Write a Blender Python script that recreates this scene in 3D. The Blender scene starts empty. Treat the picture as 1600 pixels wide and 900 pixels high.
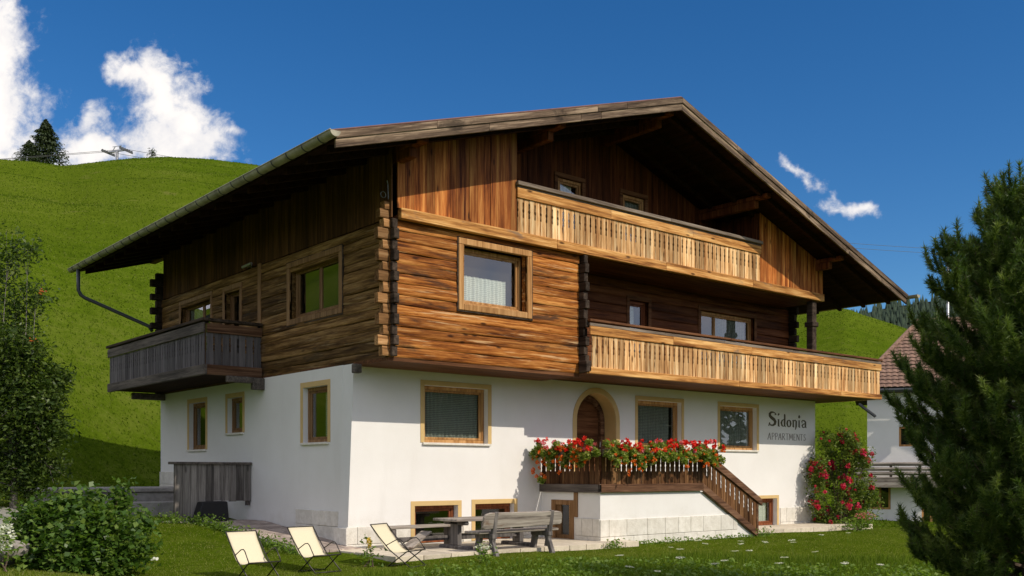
import bpy, math, random
import numpy as np
from mathutils import Vector, Matrix
R = math.radians
random.seed(7)
rng = np.random.default_rng(11)
S = bpy.context.scene
COL = S.collection

# ------------------------------------------------------------------ camera
F = 1540.6                        # focal length in photo pixels (1600 wide)
HY = 738.5                        # horizon row
YAW = R(50.06)
VX, VY = math.cos(YAW), math.sin(YAW)      # view direction on the ground
RX, RY = math.sin(YAW), -math.cos(YAW)     # right
CAMX, CAMY, CAMZ = -10.84, -18.32, 1.52
cd = bpy.data.cameras.new('camera'); cam = bpy.data.objects.new('camera', cd); COL.objects.link(cam)
cam.location = (CAMX, CAMY, CAMZ)
cam.rotation_euler = (R(90), 0, math.atan2(VY, VX) - R(90))
cd.sensor_width = 36; cd.lens = F / 1600 * 36; cd.shift_y = (HY - 450) / 1600
cd.clip_end = 8000
S.camera = cam

# ------------------------------------------------------------------ light
SUN = Vector((0.28, -1.0, 0.87)).normalized()
SUN_EL = math.asin(SUN.z); SUN_AZ = math.atan2(SUN.x, SUN.y)
sl = bpy.data.lights.new('sun', 'SUN'); so = bpy.data.objects.new('sun', sl); COL.objects.link(so)
sl.energy = 3.3; sl.angle = R(0.5); sl.color = (1.0, 0.965, 0.915)
so.rotation_euler = SUN.to_track_quat('Z', 'Y').to_euler()
S.view_settings.view_transform = 'Standard'; S.view_settings.look = 'None'
S.view_settings.exposure = 0.0; S.view_settings.gamma = 1.0; S.view_settings.use_curve_mapping = False
S.cycles.max_bounces = 6; S.cycles.transparent_max_bounces = 8
S.cycles.use_denoising = True
SKY_STRENGTH = 0.108
vs_ = S.view_settings
vs_.use_white_balance = True; vs_.white_balance_temperature = 7400; vs_.white_balance_tint = 10

# ------------------------------------------------------------------ node helpers
class NT:
    def __init__(self, tree): self.t = tree; self.n = tree.nodes; self.l = tree.links
    def new(self, kind, **kw):
        nd = self.n.new(kind)
        for k, v in kw.items(): setattr(nd, k, v)
        return nd
    def link(self, a, b): self.l.new(a, b)
    def val(self, sock, v):
        if hasattr(v, 'is_output'): self.link(v, sock)
        else: sock.default_value = v
    def math(self, op, a, b=0.0, c=0.0, clamp=False):
        m = self.new('ShaderNodeMath', operation=op, use_clamp=clamp)
        self.val(m.inputs[0], a); self.val(m.inputs[1], b); self.val(m.inputs[2], c)
        return m.outputs[0]
    def vmath(self, op, a, b=(0, 0, 0)):
        m = self.new('ShaderNodeVectorMath', operation=op)
        self.val(m.inputs[0], a); self.val(m.inputs[1], b)
        return m
    def mix(self, fac, a, b, blend='MIX'):
        m = self.new('ShaderNodeMix', data_type='RGBA', blend_type=blend)
        self.val(m.inputs[0], fac)
        self.val(m.inputs[6], a if hasattr(a, 'is_output') else (*a, 1)[:4])
        self.val(m.inputs[7], b if hasattr(b, 'is_output') else (*b, 1)[:4])
        return m.outputs[2]
    def noise(self, vec, scale, detail=4, rough=0.55, dist=0.0):
        m = self.new('ShaderNodeTexNoise'); self.link(vec, m.inputs['Vector'])
        m.inputs['Scale'].default_value = scale; m.inputs['Detail'].default_value = detail
        m.inputs['Roughness'].default_value = rough; m.inputs['Distortion'].default_value = dist
        return m.outputs[0]
    def ramp(self, fac, stops):
        m = self.new('ShaderNodeValToRGB'); cr = m.color_ramp
        while len(cr.elements) < len(stops): cr.elements.new(0.5)
        for e, (p, c) in zip(cr.elements, stops):
            e.position = p; e.color = (*c, 1) if len(c) == 3 else c
        self.link(fac, m.inputs[0]); return m.outputs[0]
    def smooth(self, v, a, b, lo=0.0, hi=1.0):
        m = self.new('ShaderNodeMapRange', interpolation_type='SMOOTHSTEP')
        self.val(m.inputs[0], v); m.inputs[1].default_value = a; m.inputs[2].default_value = b
        m.inputs[3].default_value = lo; m.inputs[4].default_value = hi
        return m.outputs[0]

def new_mat(name):
    m = bpy.data.materials.new(name); m.use_nodes = True
    nt = NT(m.node_tree); bs = m.node_tree.nodes['Principled BSDF']
    return m, nt, bs

# ------------------------------------------------------------------ world: sky with clouds
w = bpy.data.worlds.new('World'); S.world = w; w.use_nodes = True
nt = NT(w.node_tree); bg = w.node_tree.nodes['Background']; wout = w.node_tree.nodes['World Output']
sky = nt.new('ShaderNodeTexSky', sky_type='NISHITA'); sky.sun_disc = False
sky.sun_elevation = SUN_EL; sky.sun_rotation = SUN_AZ
sky.altitude = 900; sky.air_density = 1.0; sky.dust_density = 0.3; sky.ozone_density = 2.6
tc = nt.new('ShaderNodeTexCoord'); dvec = tc.outputs['Generated']
dv = nt.vmath('DOT_PRODUCT', dvec, (VX, VY, 0)).outputs['Value']
dr = nt.vmath('DOT_PRODUCT', dvec, (RX, RY, 0)).outputs['Value']
sep = nt.new('ShaderNodeSeparateXYZ'); nt.link(dvec, sep.inputs[0]); dz = sep.outputs[2]
front = nt.smooth(dv, 0.12, 0.3)
dvc = nt.math('MAXIMUM', dv, 0.1)
cu = nt.math('DIVIDE', dr, dvc); cw = nt.math('DIVIDE', dz, dvc)
comb = nt.new('ShaderNodeCombineXYZ'); nt.link(cu, comb.inputs[0]); nt.link(cw, comb.inputs[1])
wn = nt.new('ShaderNodeTexNoise'); nt.link(comb.outputs[0], wn.inputs['Vector']); wn.inputs['Scale'].default_value = 24.0; wn.inputs['Detail'].default_value = 5
wv_ = nt.vmath('SCALE', nt.vmath('SUBTRACT', wn.outputs[1], (.5, .5, .5)).outputs[0]); wv_.inputs['Scale'].default_value = 0.055
warped = nt.vmath('ADD', comb.outputs[0], wv_.outputs[0]).outputs[0]
n1 = nt.noise(comb.outputs[0], 11.0, 10, 0.62, 0.4)
n2 = nt.noise(comb.outputs[0], 46.0, 8, 0.65, 0.3)
wob = nt.math('ADD', nt.math('MULTIPLY', nt.math('SUBTRACT', n1, 0.5), 3.4), nt.math('MULTIPLY', nt.math('SUBTRACT', n2, 0.5), 2.4))
dens = None
for (px, py, rx, ry, rot, amp) in [          # cumulus banks: centre and size as directions on the sky
        (-30, 60, 84, 125, 8, 1.0), (-22, 185, 92, 95, 0, 1.0), (-20, 250, 140, 60, 0, 0.9),
        (205, 112, 40, 24, -20, .9), (242, 122, 46, 44, -35, 1.0), (262, 160, 62, 52, -40, 1.0), (290, 196, 74, 50, -42, 1.0), (285, 226, 92, 40, -8, 1.0), (355, 212, 34, 16, 10, 0.5),
        (140, 192, 48, 22, 25, 0.75), (135, 232, 62, 30, 0, 0.95),
        (1240, 262, 26, 13, -38, 0.62), (1262, 280, 26, 13, -38, 0.6), (1338, 324, 40, 18, 0, 0.72), (1306, 331, 20, 10, 10, 0.55)]:
    mp = nt.new('ShaderNodeMapping', vector_type='TEXTURE')
    mp.inputs['Location'].default_value = ((px - 800) / F, (HY - py) / F, 0)
    mp.inputs['Rotation'].default_value = (0, 0, R(rot))
    mp.inputs['Scale'].default_value = (rx / F, ry / F, 1)
    nt.link(warped, mp.inputs['Vector'])
    ln = nt.vmath('LENGTH', mp.outputs[0]).outputs['Value']
    d = nt.math('MULTIPLY', nt.math('SUBTRACT', 1.3, ln), amp)
    dens = d if dens is None else nt.math('SMOOTH_MAX', dens, d, 0.18)
dens = nt.math('MULTIPLY_ADD', wob, 0.6, dens)
cl_front = nt.math('MULTIPLY', nt.smooth(dens, 0.02, 0.82), front)
# unseen broken cloud round the frame, added to fill shade; mirrored in the panes
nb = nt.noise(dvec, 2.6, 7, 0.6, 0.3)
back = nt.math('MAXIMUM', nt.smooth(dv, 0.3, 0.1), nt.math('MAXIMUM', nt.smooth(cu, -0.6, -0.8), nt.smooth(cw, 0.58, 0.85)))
cl_fill = nt.math('MULTIPLY', nt.smooth(nb, 0.36, 0.56), back)
cl = nt.math('MAXIMUM', cl_front, cl_fill)
shade = nt.noise(comb.outputs[0], 16.0, 7, 0.62, 0.3)
ccol = nt.ramp(nt.math('ADD', nt.math('MULTIPLY', shade, 0.75), nt.math('MULTIPLY', dens, 0.25)),
               [(0.26, (5.6, 6.3, 7.9)), (0.5, (7.8, 8.2, 9.3)), (0.72, (9.8, 10.0, 10.6))])
hs = nt.new('ShaderNodeHueSaturation'); hs.inputs['Saturation'].default_value = 1.36; hs.inputs['Value'].default_value = 1.08
nt.link(sky.outputs[0], hs.inputs['Color'])
skyc = nt.mix(1.0, hs.outputs[0], (0.68, 0.88, 1.06), 'MULTIPLY')
ccol = nt.mix(back, ccol, nt.mix(1.0, ccol, (1.48, 1.36, 1.34), 'MULTIPLY'))   # unseen cloud brightened further to lift the shade fill
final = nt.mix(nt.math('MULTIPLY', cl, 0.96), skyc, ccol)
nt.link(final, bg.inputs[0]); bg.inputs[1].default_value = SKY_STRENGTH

# ------------------------------------------------------------------ object helpers
def tag(o, label=None, cat=None, group=None, kind=None):
    if label: o['label'] = label
    if cat: o['category'] = cat
    if group: o['group'] = group
    if kind: o['kind'] = kind
    return o
def empty(name, loc=(0, 0, 0), rz=0.0):
    o = bpy.data.objects.new(name, None); o.location = loc; o.rotation_euler = (0, 0, rz)
    o.empty_display_size = 0.2
    COL.objects.link(o); return o
def np_obj(name, V, Fc, mat, parent=None, smooth=False):
    V = np.asarray(V, float); Fc = np.asarray(Fc, np.int32); k = Fc.shape[1]
    me = bpy.data.meshes.new(name)
    me.vertices.add(len(V)); me.vertices.foreach_set('co', V.ravel())
    me.loops.add(Fc.size); me.loops.foreach_set('vertex_index', Fc.ravel())
    me.polygons.add(len(Fc)); me.polygons.foreach_set('loop_start', np.arange(0, Fc.size, k, dtype=np.int32))
    me.update(calc_edges=True)
    if smooth: me.polygons.foreach_set('use_smooth', np.ones(len(Fc), bool))
    me.materials.append(mat)
    o = bpy.data.objects.new(name, me); COL.objects.link(o)
    if parent: o.parent = parent
    return o
def tint(o, vals):
    at_ = o.data.attributes.new('tint', 'FLOAT', 'FACE'); at_.data.foreach_set('value', np.asarray(vals, np.float32)); return o
class MB:
    def __init__(self): self.v = []; self.f = []
    def add(self, vs, fs):
        b = len(self.v); self.v += [tuple(p) for p in vs]; self.f += [tuple(b + i for i in q) for q in fs]
    def box(self, a, b):
        x0, y0, z0 = (min(a[i], b[i]) for i in range(3)); x1, y1, z1 = (max(a[i], b[i]) for i in range(3))
        self.add([(x0, y0, z0), (x1, y0, z0), (x1, y1, z0), (x0, y1, z0), (x0, y0, z1), (x1, y0, z1), (x1, y1, z1), (x0, y1, z1)],
                 [(0, 3, 2, 1), (4, 5, 6, 7), (0, 1, 5, 4), (1, 2, 6, 5), (2, 3, 7, 6), (3, 0, 4, 7)])
    def prism(self, poly, d):                     # poly: 3-D points, d: extrusion vector
        n = len(poly); d = Vector(d)
        p0 = [Vector(p) for p in poly]; p1 = [p + d for p in p0]
        fs = [tuple(range(n)), tuple(range(2 * n - 1, n - 1, -1))]
        fs += [(i, i + n, (i + 1) % n + n, (i + 1) % n) for i in range(n)]
        self.add(p0 + p1, [tuple(reversed(q)) for q in fs])
    def bar(self, p, q, w, h, up=(0, 0, 1)):       # rectangular bar between two points, w sideways, h along up
        p = Vector(p); q = Vector(q); a = (q - p).normalized(); up = Vector(up)
        s = a.cross(up).normalized(); u = s.cross(a).normalized()
        vs = [c + s * (i * w / 2) + u * (j * h / 2) for c in (p, q) for i, j in ((-1, -1), (1, -1), (1, 1), (-1, 1))]
        self.add(vs, [(0, 1, 2, 3), (7, 6, 5, 4), (0, 4, 5, 1), (1, 5, 6, 2), (2, 6, 7, 3), (3, 7, 4, 0)])
    def tube(self, pts, r, n=8, cap=True):
        pts = [Vector(p) for p in pts]; rs = r if isinstance(r, (list, tuple)) else [r] * len(pts)
        b = len(self.v); prev = None
        for i, p in enumerate(pts):
            d = (pts[min(i + 1, len(pts) - 1)] - pts[max(i - 1, 0)]).normalized()
            if prev is None:
                s = d.cross(Vector((0, 0, 1)))
                if s.length < 1e-3: s = d.cross(Vector((1, 0, 0)))
            else: s = prev - d * prev.dot(d)
            s.normalize(); prev = s; u = d.cross(s)
            for k in range(n):
                a = 2 * math.pi * k / n
                self.v.append(tuple(p + (s * math.cos(a) + u * math.sin(a)) * rs[i]))
        for i in range(len(pts) - 1):
            for k in range(n):
                self.f.append((b + i * n + k, b + (i + 1) * n + k, b + (i + 1) * n + (k + 1) % n, b + i * n + (k + 1) % n))
        if cap:
            self.f.append(tuple(b + k for k in range(n)))
            self.f.append(tuple(b + (len(pts) - 1) * n + k for k in reversed(range(n))))
    def build(self, name, mat, parent=None, smooth=False, bevel=0.0, seg=1, fixn=True):
        me = bpy.data.meshes.new(name); me.from_pydata(self.v, [], self.f); me.update()
        if fixn:
            import bmesh
            bm = bmesh.new(); bm.from_mesh(me); bmesh.ops.recalc_face_normals(bm, faces=bm.faces); bm.to_mesh(me); bm.free()
        if smooth: me.polygons.foreach_set('use_smooth', [True] * len(me.polygons))
        me.materials.append(mat)
        o = bpy.data.objects.new(name, me); COL.objects.link(o)
        if parent: o.parent = parent
        if bevel:
            md = o.modifiers.new('bevel', 'BEVEL'); md.width = bevel; md.segments = seg; md.limit_method = 'ANGLE'; md.angle_limit = R(40)
        return o
def copy_tree(o, parent=None):
    c = o.copy(); COL.objects.link(c)
    if parent: c.parent = parent
    for ch in list(o.children): copy_tree(ch, c)
    return c
def at(px, d):                                     # ground point in the direction of photo column px, d metres ahead
    s = (px - 800) / F * d
    return CAMX + d * VX + s * RX, CAMY + d * VY + s * RY
def zat(py, d): return CAMZ - (py - HY) / F * d

# ------------------------------------------------------------------ materials
def wood(name, cols, axis='x', scale=1.0, rough=0.7, vary=0.35, knots=0.5, bump=0.35, stain=None, worn=None):
    m, t, bs = new_mat(name)
    tc = t.new('ShaderNodeTexCoord'); geo = t.new('ShaderNodeNewGeometry'); rnd = geo.outputs['Random Per Island']
    off = t.new('ShaderNodeCombineXYZ')
    for i, k in enumerate((37.0, 91.0, 53.0)): t.link(t.math('MULTIPLY', rnd, k), off.inputs[i])
    p = t.vmath('ADD', tc.outputs['Object'], off.outputs[0]).outputs[0]
    al, ac = 0.55 * scale, 11.0 * scale
    sc = {'x': (al, ac, ac), 'y': (ac, al, ac), 'z': (ac, ac, al)}[axis]
    ps = t.vmath('MULTIPLY', p, sc).outputs[0]
    g = t.noise(ps, 1.0, 6, 0.62, 0.12)
    fine = t.noise(ps, 3.6, 5, 0.7, 0.05)
    big = t.noise(t.vmath('MULTIPLY', p, {'x': (.5, 2.2, 2.2), 'y': (2.2, .5, 2.2), 'z': (2.2, 2.2, .5)}[axis]).outputs[0], 1.0, 3, 0.55)
    mixv = t.math('ADD', t.math('MULTIPLY', g, 0.5), t.math('ADD', t.math('MULTIPLY', fine, 0.36), t.math('MULTIPLY', big, 0.14)))
    c = t.ramp(mixv, [(0.40, cols[0]), (0.5, cols[1]), (0.61, cols[2])])
    v = t.new('ShaderNodeTexVoronoi'); v.feature = 'F1'
    kk = {'x': (1.5, 5, 5), 'y': (5, 1.5, 5), 'z': (5, 5, 1.5)}[axis]
    t.link(t.vmath('MULTIPLY', p, kk).outputs[0], v.inputs['Vector']); v.inputs['Scale'].default_value = 0.85
    kn = t.smooth(v.outputs['Distance'], 0.16, 0.05)
    c = t.mix(t.math('MULTIPLY', kn, knots), c, tuple(x * 0.32 for x in cols[0]))
    br = t.math('ADD', t.math('MULTIPLY', rnd, vary * 2), 1.0 - vary)
    bc = t.new('ShaderNodeCombineXYZ')
    for i in range(3): t.link(br, bc.inputs[i])
    c = t.mix(1.0, c, bc.outputs[0], 'MULTIPLY')
    if stain:                                     # greyed / blackened weather patches of their own shape
        st = t.smooth(t.noise(t.vmath('MULTIPLY', tc.outputs['Object'], stain[2]).outputs[0], 1.0, 5, 0.65, 0.5), stain[3], stain[3] + 0.14)
        c = t.mix(t.math('MULTIPLY', st, stain[1]), c, stain[0])
    if worn:                                      # pale wind-worn streaks along the grain
        wsc = {'x': (.7, 7, 15), 'y': (7, .7, 15), 'z': (15, 15, .7)}[axis]
        wn_ = t.noise(t.vmath('MULTIPLY', p, wsc).outputs[0], 1.0, 6, 0.65, 0.1)
        c = t.mix(t.math('MULTIPLY', t.smooth(wn_, .56, .68), worn[1]), c, worn[0])
    t.link(c, bs.inputs['Base Color'])
    bs.inputs['Roughness'].default_value = rough; bs.inputs['Specular IOR Level'].default_value = 0.1
    bp = t.new('ShaderNodeBump'); bp.inputs['Strength'].default_value = bump; bp.inputs['Distance'].default_value = 0.012
    t.link(t.math('ADD', g, t.math('MULTIPLY', fine, 0.5)), bp.inputs['Height']); t.link(bp.outputs[0], bs.inputs['Normal'])
    return m
def plain(name, col, rough=0.6, metal=0.0, noise=0.0, nscale=8.0, bump=0.0, spec=0.4):
    m, t, bs = new_mat(name)
    bs.inputs['Roughness'].default_value = rough; bs.inputs['Metallic'].default_value = metal; bs.inputs['Specular IOR Level'].default_value = spec
    tc = t.new('ShaderNodeTexCoord')
    n = t.noise(tc.outputs['Object'], nscale, 6, 0.6, 0.2)
    lo = tuple(max(0, x * (1 - noise)) for x in col); hi = tuple(min(1, x * (1 + noise)) for x in col)
    t.link(t.ramp(n, [(0.3, lo), (0.7, hi)]), bs.inputs['Base Color'])
    if bump:
        bp = t.new('ShaderNodeBump'); bp.inputs['Strength'].default_value = bump; bp.inputs['Distance'].default_value = 0.02
        t.link(n, bp.inputs['Height']); t.link(bp.outputs[0], bs.inputs['Normal'])
    return m
def leafmat(name, cols, trans=0.3, rough=0.5, spec=0.3, attr=None):
    m, t, bs = new_mat(name)
    src = t.new('ShaderNodeNewGeometry').outputs['Random Per Island']
    if attr:
        an = t.new('ShaderNodeAttribute'); an.attribute_name = attr; src = t.math('MULTIPLY_ADD', src, .25, t.math('MULTIPLY', an.outputs['Fac'], .75))
    c = t.ramp(src, [(i / (len(cols) - 1), k) for i, k in enumerate(cols)])
    t.link(c, bs.inputs['Base Color']); bs.inputs['Roughness'].default_value = rough; bs.inputs['Specular IOR Level'].default_value = spec
    tr = t.new('ShaderNodeBsdfTranslucent'); t.link(t.mix(1.0, c, (1.15, 1.25, 0.6), 'MULTIPLY'), tr.inputs[0])
    mx = t.new('ShaderNodeMixShader'); mx.inputs[0].default_value = trans
    t.link(bs.outputs[0], mx.inputs[1]); t.link(tr.outputs[0], mx.inputs[2])
    t.link(mx.outputs[0], m.node_tree.nodes['Material Output'].inputs[0])
    return m

M = {}
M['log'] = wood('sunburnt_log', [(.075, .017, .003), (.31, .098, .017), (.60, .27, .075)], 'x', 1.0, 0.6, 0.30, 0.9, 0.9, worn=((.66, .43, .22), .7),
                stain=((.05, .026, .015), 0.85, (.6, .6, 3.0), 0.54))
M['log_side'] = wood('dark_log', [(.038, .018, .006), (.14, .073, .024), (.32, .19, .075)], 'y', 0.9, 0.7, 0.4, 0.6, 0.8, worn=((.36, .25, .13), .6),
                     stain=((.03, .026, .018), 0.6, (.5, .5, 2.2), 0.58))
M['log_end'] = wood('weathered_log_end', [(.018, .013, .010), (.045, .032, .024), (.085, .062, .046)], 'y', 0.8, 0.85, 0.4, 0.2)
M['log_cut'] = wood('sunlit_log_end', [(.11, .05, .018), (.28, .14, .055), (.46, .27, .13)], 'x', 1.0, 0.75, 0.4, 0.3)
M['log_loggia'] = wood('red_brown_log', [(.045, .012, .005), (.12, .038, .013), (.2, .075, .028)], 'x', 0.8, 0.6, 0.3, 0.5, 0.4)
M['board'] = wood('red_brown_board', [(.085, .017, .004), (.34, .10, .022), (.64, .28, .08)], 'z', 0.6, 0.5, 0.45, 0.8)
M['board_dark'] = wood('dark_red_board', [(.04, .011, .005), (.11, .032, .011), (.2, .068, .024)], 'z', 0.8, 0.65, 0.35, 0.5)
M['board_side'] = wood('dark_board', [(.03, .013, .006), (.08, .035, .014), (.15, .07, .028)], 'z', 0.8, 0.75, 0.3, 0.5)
M['slat'] = wood('golden_slat', [(.22, .085, .026), (.60, .335, .14), (.84, .63, .36)], 'z', 1.0, 0.65, 0.40, 0.9,
                 stain=((.14, .10, .07), 0.5, (1.2, 1.2, 1.2), 0.6))
M['beam'] = wood('golden_beam', [(.12, .04, .010), (.44, .20, .058), (.72, .43, .17)], 'x', 0.7, 0.6, 0.2, 0.9,
                 stain=((.15, .12, .10), 0.7, (.7, 1.2, 3.0), 0.57))
M['cap'] = wood('grey_cap', [(.07, .052, .04), (.15, .115, .088), (.26, .215, .17)], 'x', 0.8, 0.7, 0.2, 0.2)
M['barge'] = wood('weathered_barge', [(.03, .02, .014), (.115, .078, .052), (.34, .25, .17)], 'x', 0.7, 0.7, 0.25, 0.3, 0.5,
                  stain=((.025, .018, .013), 0.8, (.9, .9, 3.0), 0.54))
M['grey_slat'] = wood('silvered_slat', [(.075, .068, .072), (.13, .118, .122), (.19, .17, .17)], 'z', 0.9, 0.75, 0.3, 0.4)
M['grey_beam'] = wood('silvered_beam', [(.045, .038, .034), (.095, .08, .07), (.16, .135, .115)], 'y', 0.8, 0.75, 0.3, 0.4)
M['soffit'] = wood('brown_soffit', [(.05, .02, .009), (.12, .05, .022), (.2, .09, .04)], 'x', 0.8, 0.65, 0.25, 0.4)
M['rafter'] = wood('dark_rafter', [(.010, .004, .003), (.026, .010, .006), (.045, .018, .010)], 'y', 0.8, 0.8, 0.3, 0.3)
M['stair'] = wood('dark_stair_wood', [(.045, .018, .008), (.115, .052, .022), (.25, .135, .06)], 'z', 0.9, 0.6, 0.42, 0.6)
M['stair_beam'] = wood('dark_stair_beam', [(.05, .024, .014), (.12, .06, .034), (.22, .125, .075)], 'x', 0.8, 0.6, 0.2, 0.5)
M['frame'] = wood('larch_frame', [(.26, .12, .04), (.42, .22, .085), (.55, .32, .14)], 'z', 0.9, 0.45, 0.15, 0.2, 0.15)
M['frame_red'] = wood('red_frame', [(.12, .035, .015), (.22, .07, .03), (.3, .11, .05)], 'z', 0.9, 0.45, 0.15, 0.2, 0.15)
M['frame_dark'] = wood('dull_frame', [(.14, .072, .03), (.23, .125, .058), (.32, .19, .095)], 'z', 0.9, 0.5, 0.2, 0.2, 0.2)
M['bench'] = wood('bleached_bench', [(.12, .10, .085), (.27, .235, .2), (.42, .375, .32)], 'x', 0.9, 0.8, 0.25, 0.7, 0.5,
                  stain=((.17, .085, .04), 0.6, (1.6, 3, 5), 0.58))
M['bench_leg'] = wood('dark_bench_leg', [(.05, .044, .042), (.11, .1, .095), (.2, .18, .165)], 'z', 0.9, 0.85, 0.25, 0.5)
M['screen'] = wood('silvered_board', [(.085, .075, .068), (.19, .17, .152), (.30, .275, .25)], 'z', 0.9, 0.85, 0.3, 0.6)
M['ochre'] = plain('ochre_paint', (.62, .43, .19), 0.85, noise=0.06, nscale=3)
M['stone'] = None
M['metal'] = plain('zinc', (.14, .14, .13), 0.45, 0.6, 0.35, 5)
M['gutter'] = plain('mossy_gutter', (.32, .30, .22), 0.6, 0.1, 0.45, 3.0)
M['pipe'] = plain('anthracite_pipe', (.06, .065, .07), 0.4, 0.3, 0.1)
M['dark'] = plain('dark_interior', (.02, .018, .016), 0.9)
M['curtain'] = None
M['canvas'] = plain('cream_canvas', (.68, .61, .43), 0.85, noise=0.05, nscale=60, bump=0.1)
M['tube'] = plain('painted_tube', (.05, .045, .04), 0.4, 0.5)
M['concrete'] = plain('grey_concrete', (.33, .31, .28), 0.9, noise=0.3, nscale=5, bump=0.3)
M['paintmark'] = plain('brown_lettering', (.10, .085, .05), 0.8)
M['paintmark2'] = plain('grey_lettering', (.24, .215, .19), 0.8)
M['bark'] = plain('bark', (.12, .085, .06), 0.9, noise=0.5, nscale=14, bump=0.8)
M['greybark'] = plain('grey_bark', (.2, .18, .16), 0.9, noise=0.4, nscale=14, bump=0.6)
M['black'] = plain('black_rubber', (.012, .012, .013), 0.6)
M['steel'] = plain('galvanised_steel', (.42, .43, .44), 0.45, 0.6, 0.1)

# white render
m, t, bs = new_mat('white_render'); M['white'] = m
tc = t.new('ShaderNodeTexCoord'); n = t.noise(tc.outputs['Object'], 0.9, 6, 0.6); nf = t.noise(tc.outputs['Object'], 55, 4, 0.6)
c = t.ramp(n, [(0.3, (.77, .755, .725)), (0.7, (.82, .81, .785))])
streak = t.smooth(t.noise(t.vmath('MULTIPLY', tc.outputs['Object'], (2.0, 2.0, .35)).outputs[0], 1.0, 5, 0.6), 0.56, 0.78)
c = t.mix(t.math('MULTIPLY', streak, 0.22), c, (.62, .60, .56))
spz = t.new('ShaderNodeSeparateXYZ'); t.link(tc.outputs['Object'], spz.inputs[0])
dn = t.noise(tc.outputs['Object'], 3.2, 7, 0.7)
dirt = t.smooth(t.math('ADD', spz.outputs[2], t.math('MULTIPLY', t.math('SUBTRACT', dn, .5), 1.6)), .75, -.1)
c = t.mix(t.math('MULTIPLY', dirt, 0.3), c, (.50, .46, .38))
t.link(c, bs.inputs['Base Color']); bs.inputs['Roughness'].default_value = 0.92; bs.inputs['Specular IOR Level'].default_value = 0.15
bp = t.new('ShaderNodeBump'); bp.inputs['Strength'].default_value = 0.4; bp.inputs['Distance'].default_value = 0.014
t.link(t.math('ADD', nf, t.math('MULTIPLY', n, 2)), bp.inputs['Height']); t.link(bp.outputs[0], bs.inputs['Normal'])
# stone blocks
def stonemat(name, a, b, vary=0.2):
    m, t, bs = new_mat(name)
    tc = t.new('ShaderNodeTexCoord'); geo = t.new('ShaderNodeNewGeometry')
    n = t.noise(tc.outputs['Object'], 6, 7, 0.65, 0.4); n3 = t.noise(tc.outputs['Object'], 30, 4, 0.6)
    c = t.ramp(n, [(0.3, a), (0.7, b)])
    br = t.math('ADD', t.math('MULTIPLY', geo.outputs['Random Per Island'], vary * 2), 1 - vary)
    bc = t.new('ShaderNodeCombineXYZ'); [t.link(br, bc.inputs[i]) for i in range(3)]
    t.link(t.mix(1.0, c, bc.outputs[0], 'MULTIPLY'), bs.inputs['Base Color']); bs.inputs['Roughness'].default_value = 0.9
    bp = t.new('ShaderNodeBump'); bp.inputs['Strength'].default_value = 0.4; bp.inputs['Distance'].default_value = 0.02
    t.link(t.math('ADD', n, n3), bp.inputs['Height']); t.link(bp.outputs[0], bs.inputs['Normal'])
    return m
M['stone'] = stonemat('pale_stone', (.60, .565, .49), (.80, .77, .70), 0.07)
M['paver'] = stonemat('porphyry_paver', (.26, .20, .17), (.46, .38, .32), 0.25)
M['slab'] = stonemat('patio_slab', (.5, .43, .33), (.68, .60, .47), 0.12)
M['rock'] = stonemat('garden_rock', (.16, .145, .13), (.34, .31, .28), 0.2)
# glass
m, t, bs = new_mat('window_glass'); M['glass'] = m
gl = t.new('ShaderNodeBsdfGlossy'); gl.inputs['Roughness'].default_value = 0.01; gl.inputs[0].default_value = (.95, .97, 1, 1)
tr = t.new('ShaderNodeBsdfTransparent'); tr.inputs[0].default_value = (.90, .92, .90, 1)
fr = t.new('ShaderNodeFresnel'); fr.inputs[0].default_value = 1.5
mx = t.new('ShaderNodeMixShader'); gg = t.new('ShaderNodeNewGeometry')
t.link(t.math('MULTIPLY', t.math('MULTIPLY_ADD', fr.outputs[0], 1.8, 0.06, clamp=True), t.math('SUBTRACT', 1.0, gg.outputs['Backfacing'])), mx.inputs[0])
t.link(tr.outputs[0], mx.inputs[1]); t.link(gl.outputs[0], mx.inputs[2]); t.link(mx.outputs[0], m.node_tree.nodes['Material Output'].inputs[0])
# curtains: woven cloth with lace openings
def curtainmat(name, col, lace):
    m, t, bs = new_mat(name)
    tc = t.new('ShaderNodeTexCoord'); sp = t.new('ShaderNodeSeparateXYZ'); t.link(tc.outputs['Object'], sp.inputs[0])
    n = t.noise(tc.outputs['Object'], 20, 3, 0.5)
    t.link(t.ramp(n, [(0.3, tuple(x * .85 for x in col)), (0.7, col)]), bs.inputs['Base Color']); bs.inputs['Roughness'].default_value = 0.9
    hor = t.math('FRACT', t.math('MULTIPLY', sp.outputs[2], 24.0))
    a = t.math('MULTIPLY_ADD', t.math('LESS_THAN', hor, 0.55), lace, 1 - lace)
    t.link(a, bs.inputs['Alpha'])
    return m
M['lace'] = curtainmat('lace_curtain', (.86, .88, .82), 0.25)
M['sheer'] = curtainmat('sheer_curtain', (.36, .39, .35), 0.45)
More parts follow.
